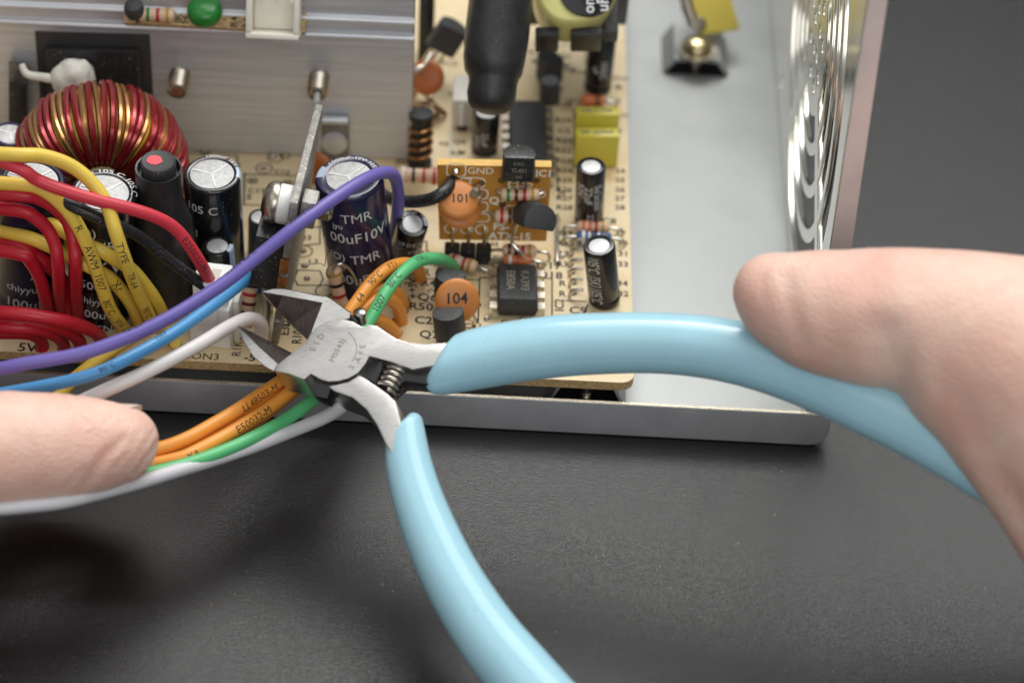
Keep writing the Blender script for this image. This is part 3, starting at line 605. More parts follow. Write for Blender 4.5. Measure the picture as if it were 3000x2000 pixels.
for a in ((1048, 391, 23, 15), (1085, 420, 30, 12), (1092, 446, 30, 12), (1100, 475, 22, 12), (1103, 500, 22, 10), (1035, 525, 15, 11), (1071, 526, 15, 11), (1106, 527, 15, 11), (1158, 443, 14, 10), (1240, 445, 14, 10), (1160, 495, 12, 9), (1194, 425, 30, 5), (1180, 478, 22, 6)): gring(*a)
for x, y in ((1106, 421), (1105, 446), (1152, 415), (1192, 416), (1232, 415), (1155, 470), (1195, 471), (1228, 470), (1048, 391)):
    p = gp_(x, y, .002); mk('solder_eye', B().lathe([(.06, 0), (.05, .012), (.02, .015)], 14, cyl_m(p, gn)), mat('dark eye', (.16, .09, .03), .4, .4), gbd, True)
hd = thing('pin_header', 'black three pin header at foot of the brown upright board', 'pin header', V(gp_(1075, 590)))
for k, px in enumerate((1038, 1074, 1110)):
    p = gp_(px, 590, .06); mk('pin_block', B().box((p.x-.122, p.y-.15, ZB), (p.x+.122, p.y+.09, ZB+.29), bev=.03), BLKPL, hd, True)
    mk('pin', B().tube([p+V((0, 0, .2)), p+V((0, 0, .50)), p+V((0, .04, .56)), p+V((0, .12, .56))], .032, 8), mat('gilt pin', (.72, .60, .36), .3, 1), hd, True)
p = gp_(1190, 393, .03); to92('black transistor lettered TL431 on top of the brown upright board', M.Translation(p+V((0, -.12, -.02))) @ frame(V((0, .06, 1)), GX), .22, (('UTC', .085, .33), ('TL431', .095, .21), ('WI', .08, .09)), r=.26, h=.44, mt=BLKPL)
ax = V((.28, -.80, .50)).normalized(); p = gp_(1214, 496, .22)
to92('black transistor jutting towards the viewer from the brown upright board', M.Translation(p) @ frame(ax, V((1, .2, -.28))), .2, r=.27, h=.62)
lg = [gp_(1190, 510, .15), gp_(1180, 535, .2), on(1176, 556, ZB+.5), on(1195, 580, ZB+.35), on(1211, 600, ZB+.12), on(1212, 606, ZB)]
setp(mk('bent_lead', B().tube(cat(lg, 6), .032, 8), TIN), 'long bent grey transistor leg reaching down to the KA393 chip', 'wire lead')
for lab, y, x in (('green and red banded resistor on the brown upright board', 447, 1195), ('banded resistor behind the jutting transistor on the brown upright board', 497, 1180)):
    r_ = resistor(lab, gp_(x, y, .12), GX, .62, .115, ('green', 'brown', 'red', 'gold') if y < 460 else ('red', 'brown', 'red', 'gold'), leads=False)
    for sg in (-1, 1):
        e = gp_(x+sg*22, y, .12); mk('lead', B().tube(cat([e, e+GX*(.12*sg), e+GX*(.2*sg)-gn*.05, e+GX*(.22*sg)-gn*.13], 5), .03, 8), TIN, r_, True)
for lab, x, y, d, rr, tx in (('lower orange disc capacitor on the brown upright board', 1056, 478, .16, .325, None), ('upper orange disc capacitor on the brown upright board', 1052, 458, .36, .305, ('101', .2, .02, -.0))):
    p = gp_(x, y, d); e = gp_(x+45, y-28, .15)
    disc(lab, p, V((.16, -.50, .85)), rr*1.06, text=tx, xdir=V((1, .1, 0)), lead=[[p+V((.24, .0, .12)), e, gp_(x+52, y-34, .0)]])
# ------------------------------------------------------------------ aluminium heat sink and what is screwed to it
Yh = on(900, 362, ZB+.05).y; hn = V((.012, -1, 0)).normalized(); h0 = V((on(900, 362, ZB+.05).x, Yh, 0))
HX = V((-hn.y, hn.x, 0)); HX = HX if HX.x > 0 else -HX
def hp(px, py, d=0): return onpl(px, py, h0+hn*d, hn)
hr = hp(945, 362); zt = hp(900, 95).z
hs = thing('heat_sink', 'large brushed aluminium heat sink plate standing across the rear board', 'heat sink', V(hr))
def ext(prof, x0, x1, name, mt, sm=True):        # profile in (distance towards the viewer, height) extruded along the plate
    P0 = V((hr.x, hr.y, 0)); return mk(name, B().prism([P0+HX*x1+hn*d+V((0, 0, z)) for d, z in prof], [P0+HX*x0+hn*d+V((0, 0, z)) for d, z in prof]), mt, hs, True, smooth=sm, bevel=.0)
def rz(d, z, r): return [(d+r*math.cos(a), z+r*math.sin(a)) for a in [math.pi/2-math.pi*i/8 for i in range(9)]]
z1 = hp(900, 87).z; z2 = hp(900, 50).z
prof = [(0, ZB+.03)]+[(0, z1-.09)]+rz(0, z1, .06)[::-1]+[(-.03, z1+.08), (-.03, z2-.08)]+rz(0, z2, .06)[::-1]+[(-.02, z2+.08), (-.02, z2+1.2), (-.22, z2+1.2), (-.22, ZB+.03)]
ext(prof, -15, 0, 'plate', ALU)
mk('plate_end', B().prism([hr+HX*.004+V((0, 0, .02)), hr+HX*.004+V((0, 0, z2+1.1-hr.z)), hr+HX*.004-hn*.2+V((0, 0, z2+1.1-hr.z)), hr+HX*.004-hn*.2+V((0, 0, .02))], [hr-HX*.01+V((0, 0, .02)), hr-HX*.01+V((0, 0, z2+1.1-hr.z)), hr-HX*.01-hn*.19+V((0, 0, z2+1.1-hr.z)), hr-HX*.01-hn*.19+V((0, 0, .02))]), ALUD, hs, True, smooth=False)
# clip tab
def quad(px0, py0, px1, py1, d0, d1): return B().prism([hp(px0, py0, d1), hp(px1, py0, d1), hp(px1, py1, d1), hp(px0, py1, d1)], [hp(px0, py0, d0), hp(px1, py0, d0), hp(px1, py1, d0), hp(px0, py1, d0)])
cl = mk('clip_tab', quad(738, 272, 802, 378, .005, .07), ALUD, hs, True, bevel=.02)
mk('tab_lip', B().tube([hp(741, 276, .12), hp(799, 278, .12)], .07, 12), ALU, cl, True); mk('tab_dimple', B().lathe([(.22, 0), (.2, .05), (.1, .075), (.01, .08)], 20, cyl_m(hp(768, 328, .075), hn)), ALU, cl, True)
for lab, px, py, tip in (('threaded screw end poking out of the heat sink near the dark pad', 414, 172, False), ('threaded screw end with bright tip poking out of the heat sink centre', 733, 178, True)):
    p = hp(px, py); s = thing('screw_end', lab, 'screw', cyl_m(p, hn), 'screw ends on the heat sink'); pr = []
    for k in range(9): pr += [(.165, .02+.05*k), (.135, .045+.05*k)]
    mk('thread', B().lathe([(.17, 0)]+pr+[(.13, .47), (.09, .46), (.05, .40)], 26), NICKEL, s)
    mk('tip_socket' if not tip else 'point', B().lathe([(.1, .462), (.06, .475), (.01, .476)] if not tip else [(.055, .45), (.055, .62), (.05, .68), (.01, .70)], 18), mat('rusty tip', (.30, .13, .07), .5, .5) if not tip else SILVERW, s)
pw = thing('power_transistor', 'black power transistor on dark insulating pad bolted to the heat sink', 'transistor', V(hp(200, 200)))
mk('insulating_pad', B().prism([hp(80, 72, .02), hp(344, 79, .02), hp(358, 330, .02), hp(100, 330, .02)], [hp(80, 72, .002), hp(344, 79, .002), hp(358, 330, .002), hp(100, 330, .002)]), PADGREY, pw, True, smooth=False)
mk('package', B().prism([hp(108, 116, .45), hp(318, 120, .45), hp(322, 300, .45), hp(112, 300, .45)], [hp(104, 103, .02), hp(322, 107, .02), hp(330, 300, .02), hp(104, 300, .02)]), BLKPL, pw, True, bevel=.03)
gb = B(); bm = bmesh.new(); bmesh.ops.create_icosphere(bm, subdivisions=4, radius=1)
gpz = hp(172, 185, .75)
gb.v = [gpz+V((v.co.x*.36, v.co.y*.3, v.co.z*.40))*(1+.18*NZ.noise(v.co*1.6)+.05*NZ.noise(v.co*6)) for v in bm.verts]; bm.verts.index_update(); gb.f = [tuple(v.index for v in f.verts) for f in bm.faces]; bm.free()
gl = thing('silicone_glob', 'off-white silicone glob behind the wound ring', 'glue', gpz-V((0, 0, .4)))
mk('hump', gb, GLUE, gl, True, angle=180); mk('strand', B().tube(cat([hp(50, 148, .6), hp(62, 170, .7), hp(100, 178, .75), hp(150, 185, .8)], 6), [.05+.002*i for i in range(19)], 10), GLUE, gl, True)
st_ = thing('side_transistor', 'grey blurred transistor tab at far left behind the wound ring', 'transistor', V(hp(50, 200, .1)))
mk('metal_tab', B().prism([hp(20, 140, .2), hp(70, 150, .2), hp(60, 230, .2), hp(20, 230, .2)], [hp(20, 140, .08), hp(70, 150, .08), hp(60, 230, .08), hp(20, 230, .08)]), ALUD, st_, True, smooth=False); mk('package', B().prism([hp(20, 195, .5), hp(62, 200, .5), hp(62, 300, .5), hp(20, 300, .5)], [hp(20, 190, .2), hp(64, 195, .2), hp(64, 300, .2), hp(20, 300, .2)]), BLKPL, st_, True, bevel=.02)
# small fan board on top of the heat sink
fn = V((.0, -.62, .78)).normalized(); f0 = hp(470, 70, .25); FX = HX; FY = fn.cross(FX)*1.0
FY = FY if FY.z > 0 else -FY
def fp(px, py, d=0): return onpl(px, py, f0+fn*d, fn)
fb_ = thing('fan_board', 'small beige circuit board clipped on top of the heat sink', 'circuit board', f0)
fc = [fp(285, 52), fp(700, 74), fp(712, -60), fp(285, -60)]
mk('board_panel', B().prism(fc, [q-fn*.16 for q in fc]), BOARD, fb_, True, smooth=False)
for s_, x, y, a in (('R4', 537, 50, 90), ('R5', 568, 52, 90), ('JR', 408, 44, 90), ('H', 425, 46, 90)):
    p = fp(x, y, .004); k = px_size(p)*17/.72; letter(s_, k, lambda u, v: p+FY*u-FX*v, SILK, fb_, off=.02)
rs = resistor('green and red banded resistor on the small top board', fp(352, 34, .12), FX, .7, .12, ('brown', 'green', 'red', 'gold'), leads=False)
mk('lead', B().tube([fp(325, 38, .12), fp(318, 46, .1), fp(316, 50, .0)], .04, 8), TIN, rs, True)
disc('glossy green disc on the small top board', fp(470, 26, .25), V((0, -.3, 1)), .28, GREENC, thick=.34, group='discs on the small top board')
disc('dark round part at left end of the small top board', fp(308, 22, .25), V((0, -.3, 1)), .16, BLKMAT, thick=.3, group='discs on the small top board')
cn = thing('fan_connector', 'open cream nylon connector hanging over the heat sink edge', 'connector', V(fp(632, 40)))
k = px_size(fp(632, 40)); W2 = 60*k; cmz = cyl_m(fp(632, 70, .02)+V((0, -.02, 0)), V((0, -.9, .45)), FX)   # opening faces the viewer
wt = .085; hh = 1.0; dp = .55
mk('bottom_wall', B().box((-W2, -.02, 0), (W2, wt, dp), bev=.015), CREAM, cn, False) if False else None
def cbox(lo, hi, nm):
    q = B().box(lo, hi, cmz, bev=.018); return mk(nm, q, CREAM, cn, True)
cbox((-W2, -.05, 0), (W2, .04, dp), 'bottom_wall'); cbox((-W2, .045, 0), (-W2+wt, hh, dp), 'side_wall'); cbox((W2-wt, .045, 0), (W2, hh, dp), 'side_wall'); cbox((-W2+wt+.003, .045, 0), (W2-wt-.003, hh, .12), 'back_wall')
for kx in (-.2, .05, .3): mk('pin', B().tube([cmz @ V((kx, .55, .1)), cmz @ V((kx, .55, .45))], .035, 8), TIN, cn, True)
# ------------------------------------------------------------------ wound ring
ta = V((.20, -1, .14)).normalized(); tc_ = on(236, 448, ZB+1.42); TR, TI, TT = 1.36, .40, 1.48
tm = cyl_m(tc_-ta*(TT/2), ta, V((1, 0, 0)))
to = thing('wound_ring', 'toroid coil wound with red and copper enamelled wire', 'toroid coil', M.Translation(V((tc_.x, tc_.y+.5, ZB))))
def mkt(name, bb, mt, par=to): bb.v = [tm @ p for p in bb.v]; return mk(name, bb, mt, par, True)
rp = []
for i in range(16):
    a = 2*math.pi*i/16; q = lambda v: math.copysign(abs(v)**.72, v)
    rp.append(((TR-.07+TI)/2-(TR-.07-TI)/2*q(math.cos(a)), -(TT/2-.04)*q(math.sin(a))))
cbm = B(); seg = 56; n = len(rp)
for i in range(seg):
    a = 2*math.pi*i/seg
    for r_, z_ in rp: cbm.v.append(V((r_*math.cos(a), r_*math.sin(a), z_)))
for i in range(seg):
    for j in range(n): cbm.f.append((i*n+j, i*n+(j+1) % n, ((i+1) % seg)*n+(j+1) % n, ((i+1) % seg)*n+j))
mkt('core', cbm, YCORE)
def turn_mesh(wr, out):
    loop = [V((r_, 0, z_)) for r_, z_ in rp]; cen = V(((TR+TI)/2, 0, 0)); pts = []
    pts = [p+(p-cen).normalized()*(wr+out) for p in loop]
    pts = pts+[pts[0]]; pp = []
    m_ = len(pts)-1
    for i in range(m_):
        p0, p1, p2, p3 = pts[(i-1) % m_], pts[i], pts[(i+1) % m_], pts[(i+2) % m_]
        for j in range(2):
            t = j/2; pp.append(.5*((2*p1)+(p2-p0)*t+(2*p0-5*p1+4*p2-p3)*t*t+(3*p1-p0-3*p2+p3)*t**3))
    nn = len(pp); b = B(); sg = 7
    for i in range(nn):
        T = (pp[(i+1) % nn]-pp[(i-1) % nn]).normalized(); N = V((0, 1, 0)); Bn = T.cross(N)
        for k in range(sg): a = 2*math.pi*k/sg; b.v.append(pp[i]+N*(wr*math.cos(a))+Bn*(wr*math.sin(a)))
    for i in range(nn):
        for k in range(sg): b.f.append((i*sg+k, i*sg+(k+1) % sg, ((i+1) % nn)*sg+(k+1) % sg, ((i+1) % nn)*sg+k))
    return b
first = {}
seq = []
ang = math.radians(200)
pat = ['c', 'c', 'c', 'c', 'c', 'gap', 'c', 'c', 'r', 'r', 'c', 'r', 'c', 'c', 'r', 'r', 'c', 'c', 'r', 'r', 'c', 'r', 'c', 'r', 'r', 'c', 'c', 'r', 'r', 'c', 'r', 'r', 'c', 'r', 'r', 'c', 'r', 'r', 'r', 'c', 'r', 'r', 'c', 'r', 'r', 'c', 'r', 'c', 'r', 'r', 'c', 'r', 'r', 'r', 'c', 'r', 'r']
for kd in pat:
    st = {'c': .080, 'r': .092, 'gap': .10}[kd]
    ang -= st*.5
    if kd != 'gap':
        if kd not in first:
            b = turn_mesh(.047 if kd == 'c' else .056, .0); first[kd] = mk('winding', b, COPPER if kd == 'c' else REDCU, to); ob = first[kd]
        else: ob = first[kd].copy(); C.objects.link(ob)
        ob.matrix_local = ORG[to.name].inverted() @ tm @ M.Rotation(ang, 4, 'Z') @ M.Rotation(random.uniform(-.05, .05), 4, 'X') @ M.Scale(1+random.uniform(-.006, .012), 4)
    ang -= st*.5
# ------------------------------------------------------------------ upright aluminium plate with its screw, nut and transistor package
pf_, pk, pbk = on(631, 790, ZB), on(674, 470, ZB+2.82), on(734, 240, ZB+2.82)
pl = thing('upright_plate', 'dusty upright aluminium plate seen edge-on left of the navy capacitor', 'metal plate', V(pf_))
pn = (pk-pf_).cross(pbk-pk).normalized(); pn = pn if pn.x > 0 else -pn
ev = (pk-pf_); eh = (pbk-pk)
def plp(u, v, d=0): return pf_+ev*v+eh*u+pn*d
outl = [(0, 0), (0, .16), (.012, .17), (.012, .33), (0, .34), (0, .50), (.03, .51), (.03, .62), (0, .63), (0, .97), (.02, 1), (1, 1), (1, .05), (.7, .0)]
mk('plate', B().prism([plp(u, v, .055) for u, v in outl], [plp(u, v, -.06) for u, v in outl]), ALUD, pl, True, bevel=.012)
for v0, v1 in ((.345, .49), (.515, .61)):
    mk('copper_notch', B().prism([plp(-.004, v0, .05), plp(-.004, v1, .05), plp(.02, v1, .05), plp(.02, v0, .05)], [plp(-.004, v0, -.082), plp(-.004, v1, -.082), plp(.02, v1, -.082), plp(.02, v0, -.082)]), mat('exposed copper', (.62, .30, .10), .35, .9, .4, 8), pl, True, bevel=.005)  # copper showing in the notches of the plate edge
sp = onpl(672, 447, plp(0, 0, 0)-pn*.0, pn); sp = plp(.22, .83)
s = thing('pan_head_screw', 'pan head screw with white nylon washer through the upright plate', 'screw', cyl_m(sp-pn*.08, -pn))
mk('washer', B().lathe([(.1, 0), (.29, 0), (.30, .02), (.30, .17), (.28, .19), (.1, .19)], 30), WHITEN, s)
mk('screw_head', B().lathe([(.315, .19), (.325, .22), (.32, .29), (.27, .37), (.16, .42), (.01, .43)], 32), NICKEL, s)
mk('cross_slot', B().box((-.16, -.03, .41), (.16, .03, .432)), BLACKST, s, smooth=False)
nt = thing('hex_nut', 'steel hexagonal nut on right face of the upright plate', 'nut', cyl_m(sp+pn*.08, pn, V((0, .5, 1))))
hx = [V((.30*math.cos(math.pi/3*i), .30*math.sin(math.pi/3*i), 0)) for i in range(6)]
mk('nut_body', B().prism([p+V((0, 0, .23)) for p in hx], [p+V((0, 0, .0)) for p in hx]), mat('dull zinc nut', (.30, .29, .27), .5, .6, .25, 8, .3, 40, dust=.3), nt, bevel=.03)
pr = []
for k in range(5): pr += [(.14, .24+.045*k), (.115, .262+.045*k)]
mk('thread', B().lathe([(.13, .2)]+pr+[(.09, .47), (.01, .475)], 22), NICKEL, nt)
tp_ = thing('flat_transistor', 'black dusty transistor package fixed to left face of the upright plate', 'transistor', V(on(620, 700, ZB)))
A = [plp(.03, .36, -.08), plp(.40, .36, -.08), plp(.40, .72, -.08), plp(.03, .72, -.08)]
mk('package', B().prism([p-pn*.42 for p in A], A), BLKPL, tp_, True, bevel=.025)
for u in (.06, .2, .34):
    q = plp(u, .36, -.28); mk('leg', B().tube([q+V((0, 0, .05)), q-V((0, 0, .4)), V((q.x-.03, q.y-.05, ZB))], .04, 8), TIN, tp_, True)
setp(mk('dust_fibre', B().tube(cat([on(745, 545, 2.9), on(748, 590, 2.5), on(745, 640-30, 2.3), on(735, 605, 2.2), on(705, 608, 2.2), on(680, 602, 2.3)], 6), .008, 5), mat('pale fibre', (.5, .46, .38), .6)), 'pale curled fibre hanging by the upright plate', 'fibre')
# ------------------------------------------------------------------ white wire connector
c0 = on(437, 792, ZB); c1 = on(530, 803, ZB); XC = (c1-c0).normalized(); wc = (c1-c0).length; YC = V((-XC.y, XC.x, 0)); hc = 1.22
cm = M(((XC.x, YC.x, 0, c0.x), (XC.y, YC.y, 0, c0.y), (0, 0, 1, ZB), (0, 0, 0, 1)))
wcn = thing('wire_connector', 'white nylon two wire connector at front of the board', 'connector', cm)
mk('housing', B().box((0, 0, 0), (wc, .62, .78), bev=.03), WHITEN, wcn); mk('plug', B().box((.06, .06, .783), (wc-.04, .56, hc), bev=.03), WHITEN, wcn)
mk('latch', B().box((wc*.25, -.06, .35), (wc*.72, -.003, .95), bev=.02), WHITEN, wcn); mk('side_rib', B().box((wc+.003, .2, .0), (wc+.10, .5, .8), bev=.02), CREAM, wcn)
for x in (.22, .48):
    mk('wire_slot', B().box((wc*x, .2, hc-.01), (wc*x+.14, .42, hc+.004)), GREYBOX, wcn, smooth=False)
# ------------------------------------------------------------------ hanging sleeved lead and yellow taped coil at the top edge
ha = on(1128, 225, 3.05); hd_ = V((.05, .60, .80)).normalized(); hk = (cr*.10+cu_*1.0+fw*.10).normalized()
hl = thing('sleeved_lead', 'thick black heat-shrunk lead end hanging in from the top edge', 'lead end', ha)
pts = [ha+hk*t for t in (-.26, -.245, -.20, -.1, .05, .25, .33, .42, .6, 1.0, 1.6, 2.4, 4, 6.5)]
rr = [.02, .16, .27, .34, .375, .385, .41, .475, .50, .505, .51, .515, .52, .52]
tb = B().tube(pts, rr, 40, nrm=cr)
tb.v = [p+(p-ha-hk*((p-ha).dot(hk)))*(.10*NZ.noise(p*2.2)) for p in tb.v]
mk('shrink_sleeve', tb, SHRINK, hl, True, angle=60)
yc_ = on(1325, 2, 3.7)
cf = M.Translation(yc_) @ frame(-fw*.86+cu_*.25, cr)
yo = thing('taped_coil', 'pale yellow taped coil with black label at the top edge', 'coil', cf)
n = 40; ol = []
kk = px_size(yc_)
for i in range(n):
    a = 2*math.pi*i/n; x = 100*kk*math.copysign(abs(math.cos(a))**.8, math.cos(a)); y = 120*kk*math.sin(a); ol.append((x-.02, y+44*kk+.10*x*(y < 0)))
mk('tape_drum', B().prism([V((x*.97, y*.97, .35)) for x, y in ol], [V((x, y, -.5)) for x, y in ol]), YTAPE, yo, bevel=.08, angle=60)
sl = [(22*kk+63*kk*math.cos(2*math.pi*i/32), 0*kk+63*kk*math.sin(2*math.pi*i/32)) for i in range(32)]
mk('label_disc', B().prism([V((x, y, .40)) for x, y in sl], [V((x, y, .30)) for x, y in sl]), BLKSLV, yo, bevel=.02)
for s_, x, y in (('on', 24, -38), ('uF', 56, -34)): letter(s_, .26, lambda u, v: V((x*kk-v, y*kk+u, .405)), WPRINT, yo, world=False)
for x0, x1 in ((-96, -42), (-14, 56)): mk('bobbin_foot', B().box((x0*kk, -92*kk, -.6), (x1*kk, -70*kk, .1), bev=.03), BLKPL, yo)
mk('bobbin_side', B().box((62*kk, -73*kk, -.5), (95*kk, 60*kk, -.1), bev=.02), BLKMAT, yo); mk('core', B().box((-.9, .5, -2.2), (.9, 3.2, -.52), bev=.05), BLKMAT, yo)
# ------------------------------------------------------------------ wires
WIRES = 'insulated wires of the power supply'
def wire(label, pts, r, mt, texts=(), group=None):
    if pts[0][0] < 0:                             # the loom goes on to the left, out of the picture
        (x0, y0, z0), (x1, y1, z1) = pts[0], pts[1]; g = (y1-y0)/(x1-x0)
        pts = [(x0-520, y0-g*300+40, z0*.8+.3), (x0-240, y0-g*200+8, z0)]+list(pts)
    P = [p+V((NZ.noise(p*.9+V((5, 0, 0))), NZ.noise(p*.9+V((0, 9, 0))), 0))*.02 for p in cat([on(*p) for p in pts], 7)]; n = len(P)
    rr = [r*(1+.035*NZ.noise(p*1.7)) for p in P]
    o = thing('wire', label, 'wire', P[0], group or WIRES)
    mk('insulation', B().tube(P, rr, 16), mt, o, True, angle=70)
    S_ = [0]
    for i in range(n-1): S_.append(S_[-1]+(P[i+1]-P[i]).length)
    for t in texts:
        s, px, py, size, off = t[:5]; rev = len(t) > 5 and t[5]; pm = t[6] if len(t) > 6 else DPRINT
        # arc length at the pixel
        best = min(range(n), key=lambda i: (lambda d: (((d.dot(cr)/d.dot(fw))*F+1176-px)**2+((-d.dot(cu_)/d.dot(fw))*F+784-py)**2))(P[i]-CAM))
        s0 = S_[best]
        def f(x, y, rev=rev, s0=s0, off=off):
            if rev: x, y = -x, -y
            a = max(0, min(S_[-1]-1e-4, s0+x)); i = max(k for k in range(n-1) if S_[k] <= a); u = (a-S_[i])/(S_[i+1]-S_[i])
            p = P[i].lerp(P[i+1], u)
            T = (P[min(i+1, n-1)]-P[max(i-1, 0)]).normalized().lerp((P[min(i+2, n-1)]-P[i]).normalized(), u).normalized()
            N = (CAM-p).normalized(); N = (N-T*N.dot(T)).normalized(); Q = N.cross(T); g = off+y/r
            return p+(N*math.cos(g)+Q*math.sin(g))*(max(rr[i], rr[i+1])*1.012)
        letter(s, size*.94, f, pm, o, fine=True, off=.0)
    return o
wire('violet wire sweeping from lower left over the board to the brown board', [(-70, 862, 2.6), (45, 836, 2.75), (200, 806, 2.85), (350, 748, 2.95), (500, 660, 3.1), (600, 583, 3.3), (690, 512, 3.5), (780, 448, 3.55), (840, 412, 3.5), (880, 397, 3.35), (904, 403, 3.1), (914, 440, 2.6), (911, 500, 1.9), (902, 562, ZB)], .098, WP, [('AWM 1007', 700, 505, .13, 1.15), ('VW-1 80°C', 560, 615, .13, 1.15), ('TR-64', 300, 768, .13, 1.2)])
wire('blue wire running just below the violet wire', [(-60, 915, 2.0), (80, 890, 2.2), (200, 862, 2.35), (300, 820, 2.4), (400, 765, 2.35), (500, 692, 2.2), (560, 644, 2.0), (590, 622, 1.7), (600, 640, 1.2), (602, 660, ZB)], .092, WB, [('1007', 370, 782, .12, .75), ('80°C', 250, 842, .12, .3)])
wire('white wire hooking down into the board behind the lower jaw', [(60, 985, 1.6), (215, 908, 2.0), (350, 848, 2.1), (450, 795, 2.05), (530, 747, 1.9), (572, 731, 1.75), (598, 742, 1.5), (602, 765, 1.2), (598, 790, ZB)], .105, WW)
wire('grey wire passing under the left thumb and the cutters', [(-80, 1172, 2.3), (45, 1163, 2.25), (150, 1150, 2.15), (300, 1112, 1.9), (420, 1076, 1.65), (550, 1035, 1.48), (650, 998, 1.42), (740, 960, 1.4), (795, 925, 1.35), (825, 880, 1.15), (832, 842, ZB)], .098, WG)
wire('green wire looping over the board into the cutters', [(150, 1128, 1.6), (350, 1086, 1.66), (480, 1048, 1.62), (600, 995, 1.55), (700, 932, 1.5), (790, 835, 1.65), (850, 733, 1.9), (890, 667, 2.05), (935, 618, 2.05), (970, 597, 1.9), (1005, 595, 1.65), (1035, 606, 1.3), (1046, 622, ZB)], .098, WGR,
     [('1007', 868, 702, .16, .1), ('80°C', 905, 650, .16, .25), ('VW-1', 960, 603, .15, .35)])
wire('orange wire with the highest arch beside the green wire', [(180, 1075, 1.6), (390, 1022, 1.68), (500, 968, 1.66), (600, 905, 1.6), (655, 868, 1.58), (740, 798, 1.7), (808, 708, 1.92), (850, 652, 2.0), (893, 616, 1.98), (935, 606, 1.7), (958, 618, 1.3), (966, 640, ZB)], .1, WO,
     [('LL48503-M', 590, 922, .17, -.35), ('64', 828, 690, .16, 0), ('90°C', 858, 648, .16, .1), ('FT1', 897, 620, .14, .2)])
wire('orange wire lettered E50032 lowest in the gripped bundle', [(200, 1095, 1.5), (385, 1058, 1.6), (450, 1036, 1.62), (560, 975, 1.58), (660, 905, 1.5), (720, 832, 1.5), (808, 738, 1.72), (845, 702, 1.78), (876, 686, 1.75), (902, 692, 1.55), (916, 714, 1.2), (921, 740, ZB)], .1, WO,
     [('E50032-M', 578, 966, .18, -.15), ('XA', 434, 1044, .15, -.2)])
wire('orange wire in the middle of the gripped bundle', [(180, 1085, 1.35), (400, 1038, 1.5), (520, 975, 1.48), (640, 893, 1.45), (700, 832, 1.45), (795, 722, 1.68), (840, 680, 1.78), (882, 664, 1.75), (912, 674, 1.45), (926, 700, ZB)], .1, WO)
wire('orange wire entering the front board hole nearest the cutter pivot', [(220, 1090, 1.25), (430, 1045, 1.4), (560, 985, 1.35), (680, 892, 1.35), (760, 800, 1.35), (835, 735, 1.5), (868, 735, 1.45), (894, 750, 1.2), (909, 768, ZB)], .1, WO)
YG = 'yellow wires at left'
wire('topmost yellow wire arching past the red-dot choke', [(-60, 352, 4.5), (46, 356, 4.5), (100, 359, 4.4), (162, 381, 4.2), (212, 421, 3.95), (245, 469, 3.7), (265, 530, 3.4), (285, 590, 2.95), (305, 640, 2.4), (335, 706, 1.6), (352, 748, ZB)], .104, WY, [('TYPE', 278, 570, .17, .0), ('TR-64', 302, 632, .17, 0), ('90°C', 333, 703, .17, 0)])
wire('yellow wire lettered 1007 curving down in front of the 16V capacitor', [(-60, 420, 3.9), (46, 424, 3.9), (88, 431, 3.85), (125, 454, 3.7), (155, 484, 3.5), (180, 521, 3.25), (205, 575, 2.85), (225, 630, 2.4), (252, 706, 1.7), (282, 752, 1.1), (290, 768, ZB)], .104, WY, [('AWM', 207, 580, .18, 0), ('1007', 228, 637, .18, 0), ('80°C', 247, 692, .17, 0), ('VW-1', 268, 735, .16, 0), ('R', 178, 520, .17, 0)])
wire('yellow wire crossing behind the red loops at mid height', [(-60, 525, 2.6), (46, 541, 2.75), (100, 559, 2.68), (150, 584, 2.55), (200, 609, 2.5), (250, 636, 2.15), (282, 669, 1.8), (307, 706, 1.4), (318, 742, ZB)], .104, WY, [('Xr', 262, 650, .2, 0)])
wire('yellow wire emerging between red loops towards the white connector', [(20, 490, 2.9), (110, 513, 2.9), (160, 540, 2.85), (212, 564, 2.75), (250, 586, 2.6), (300, 616, 2.25), (337, 656, 1.85), (362, 694, 1.45), (376, 730, ZB)], .104, WY)
wire('short yellow wire dropping over the board edge under the blue wire', [(396, 775, ZB), (382, 757, 1.25), (350, 752, 1.5), (310, 770, 1.5), (250, 808, 1.45), (200, 846, 1.3), (165, 875, 1.15), (120, 925, 1.0)], .1, WY)
setp(mk('wire_stub', B().tube([on(402, 792, ZB-.02), on(402, 786, ZB+.12)], .09, 14), WY), 'yellow wire stub in a board hole left of the white connector', 'wire')
wire('bright red wire running across the choke into the white connector', [(-60, 350, 4.4), (46, 388, 4.3), (87, 414, 4.1), (150, 439, 3.95), (225, 461, 3.8), (300, 479, 3.62), (362, 501, 3.4), (405, 529, 3.15), (437, 569, 2.85), (462, 609, 2.5), (484, 652, 1.98)], .095, WRB, [('E250032-M', 444, 580, .15, .1)])
wire('black dusty wire running below the bright red wire', [(-60, 400, 3.5), (80, 435, 3.6), (155, 468, 3.62), (212, 494, 3.5), (275, 519, 3.25), (325, 546, 2.95), (375, 586, 2.6), (425, 624, 2.3), (478, 664, 1.95)], .09, WK)
wire('outermost red loop beside the lettered yellow wire', [(-60, 446, 3.7), (46, 449, 3.75), (88, 456, 3.65), (125, 476, 3.45), (155, 509, 3.2), (168, 551, 2.95), (173, 601, 2.7), (176, 664, 2.0), (180, 715, 1.3), (186, 748, ZB)], .1, WR)
wire('red loop just inside the outermost one', [(-60, 478, 3.4), (46, 484, 3.5), (80, 499, 3.4), (107, 524, 3.2), (125, 559, 2.98), (132, 601, 2.7), (137, 664, 2.0), (141, 710, 1.3), (146, 745, ZB)], .1, WR)
wire('low red loop against the navy capacitor', [(-60, 570, 2.6), (46, 584, 2.65), (70, 601, 2.5), (90, 634, 2.2), (103, 676, 1.8), (110, 715, 1.35), (112, 755, ZB)], .1, WR)
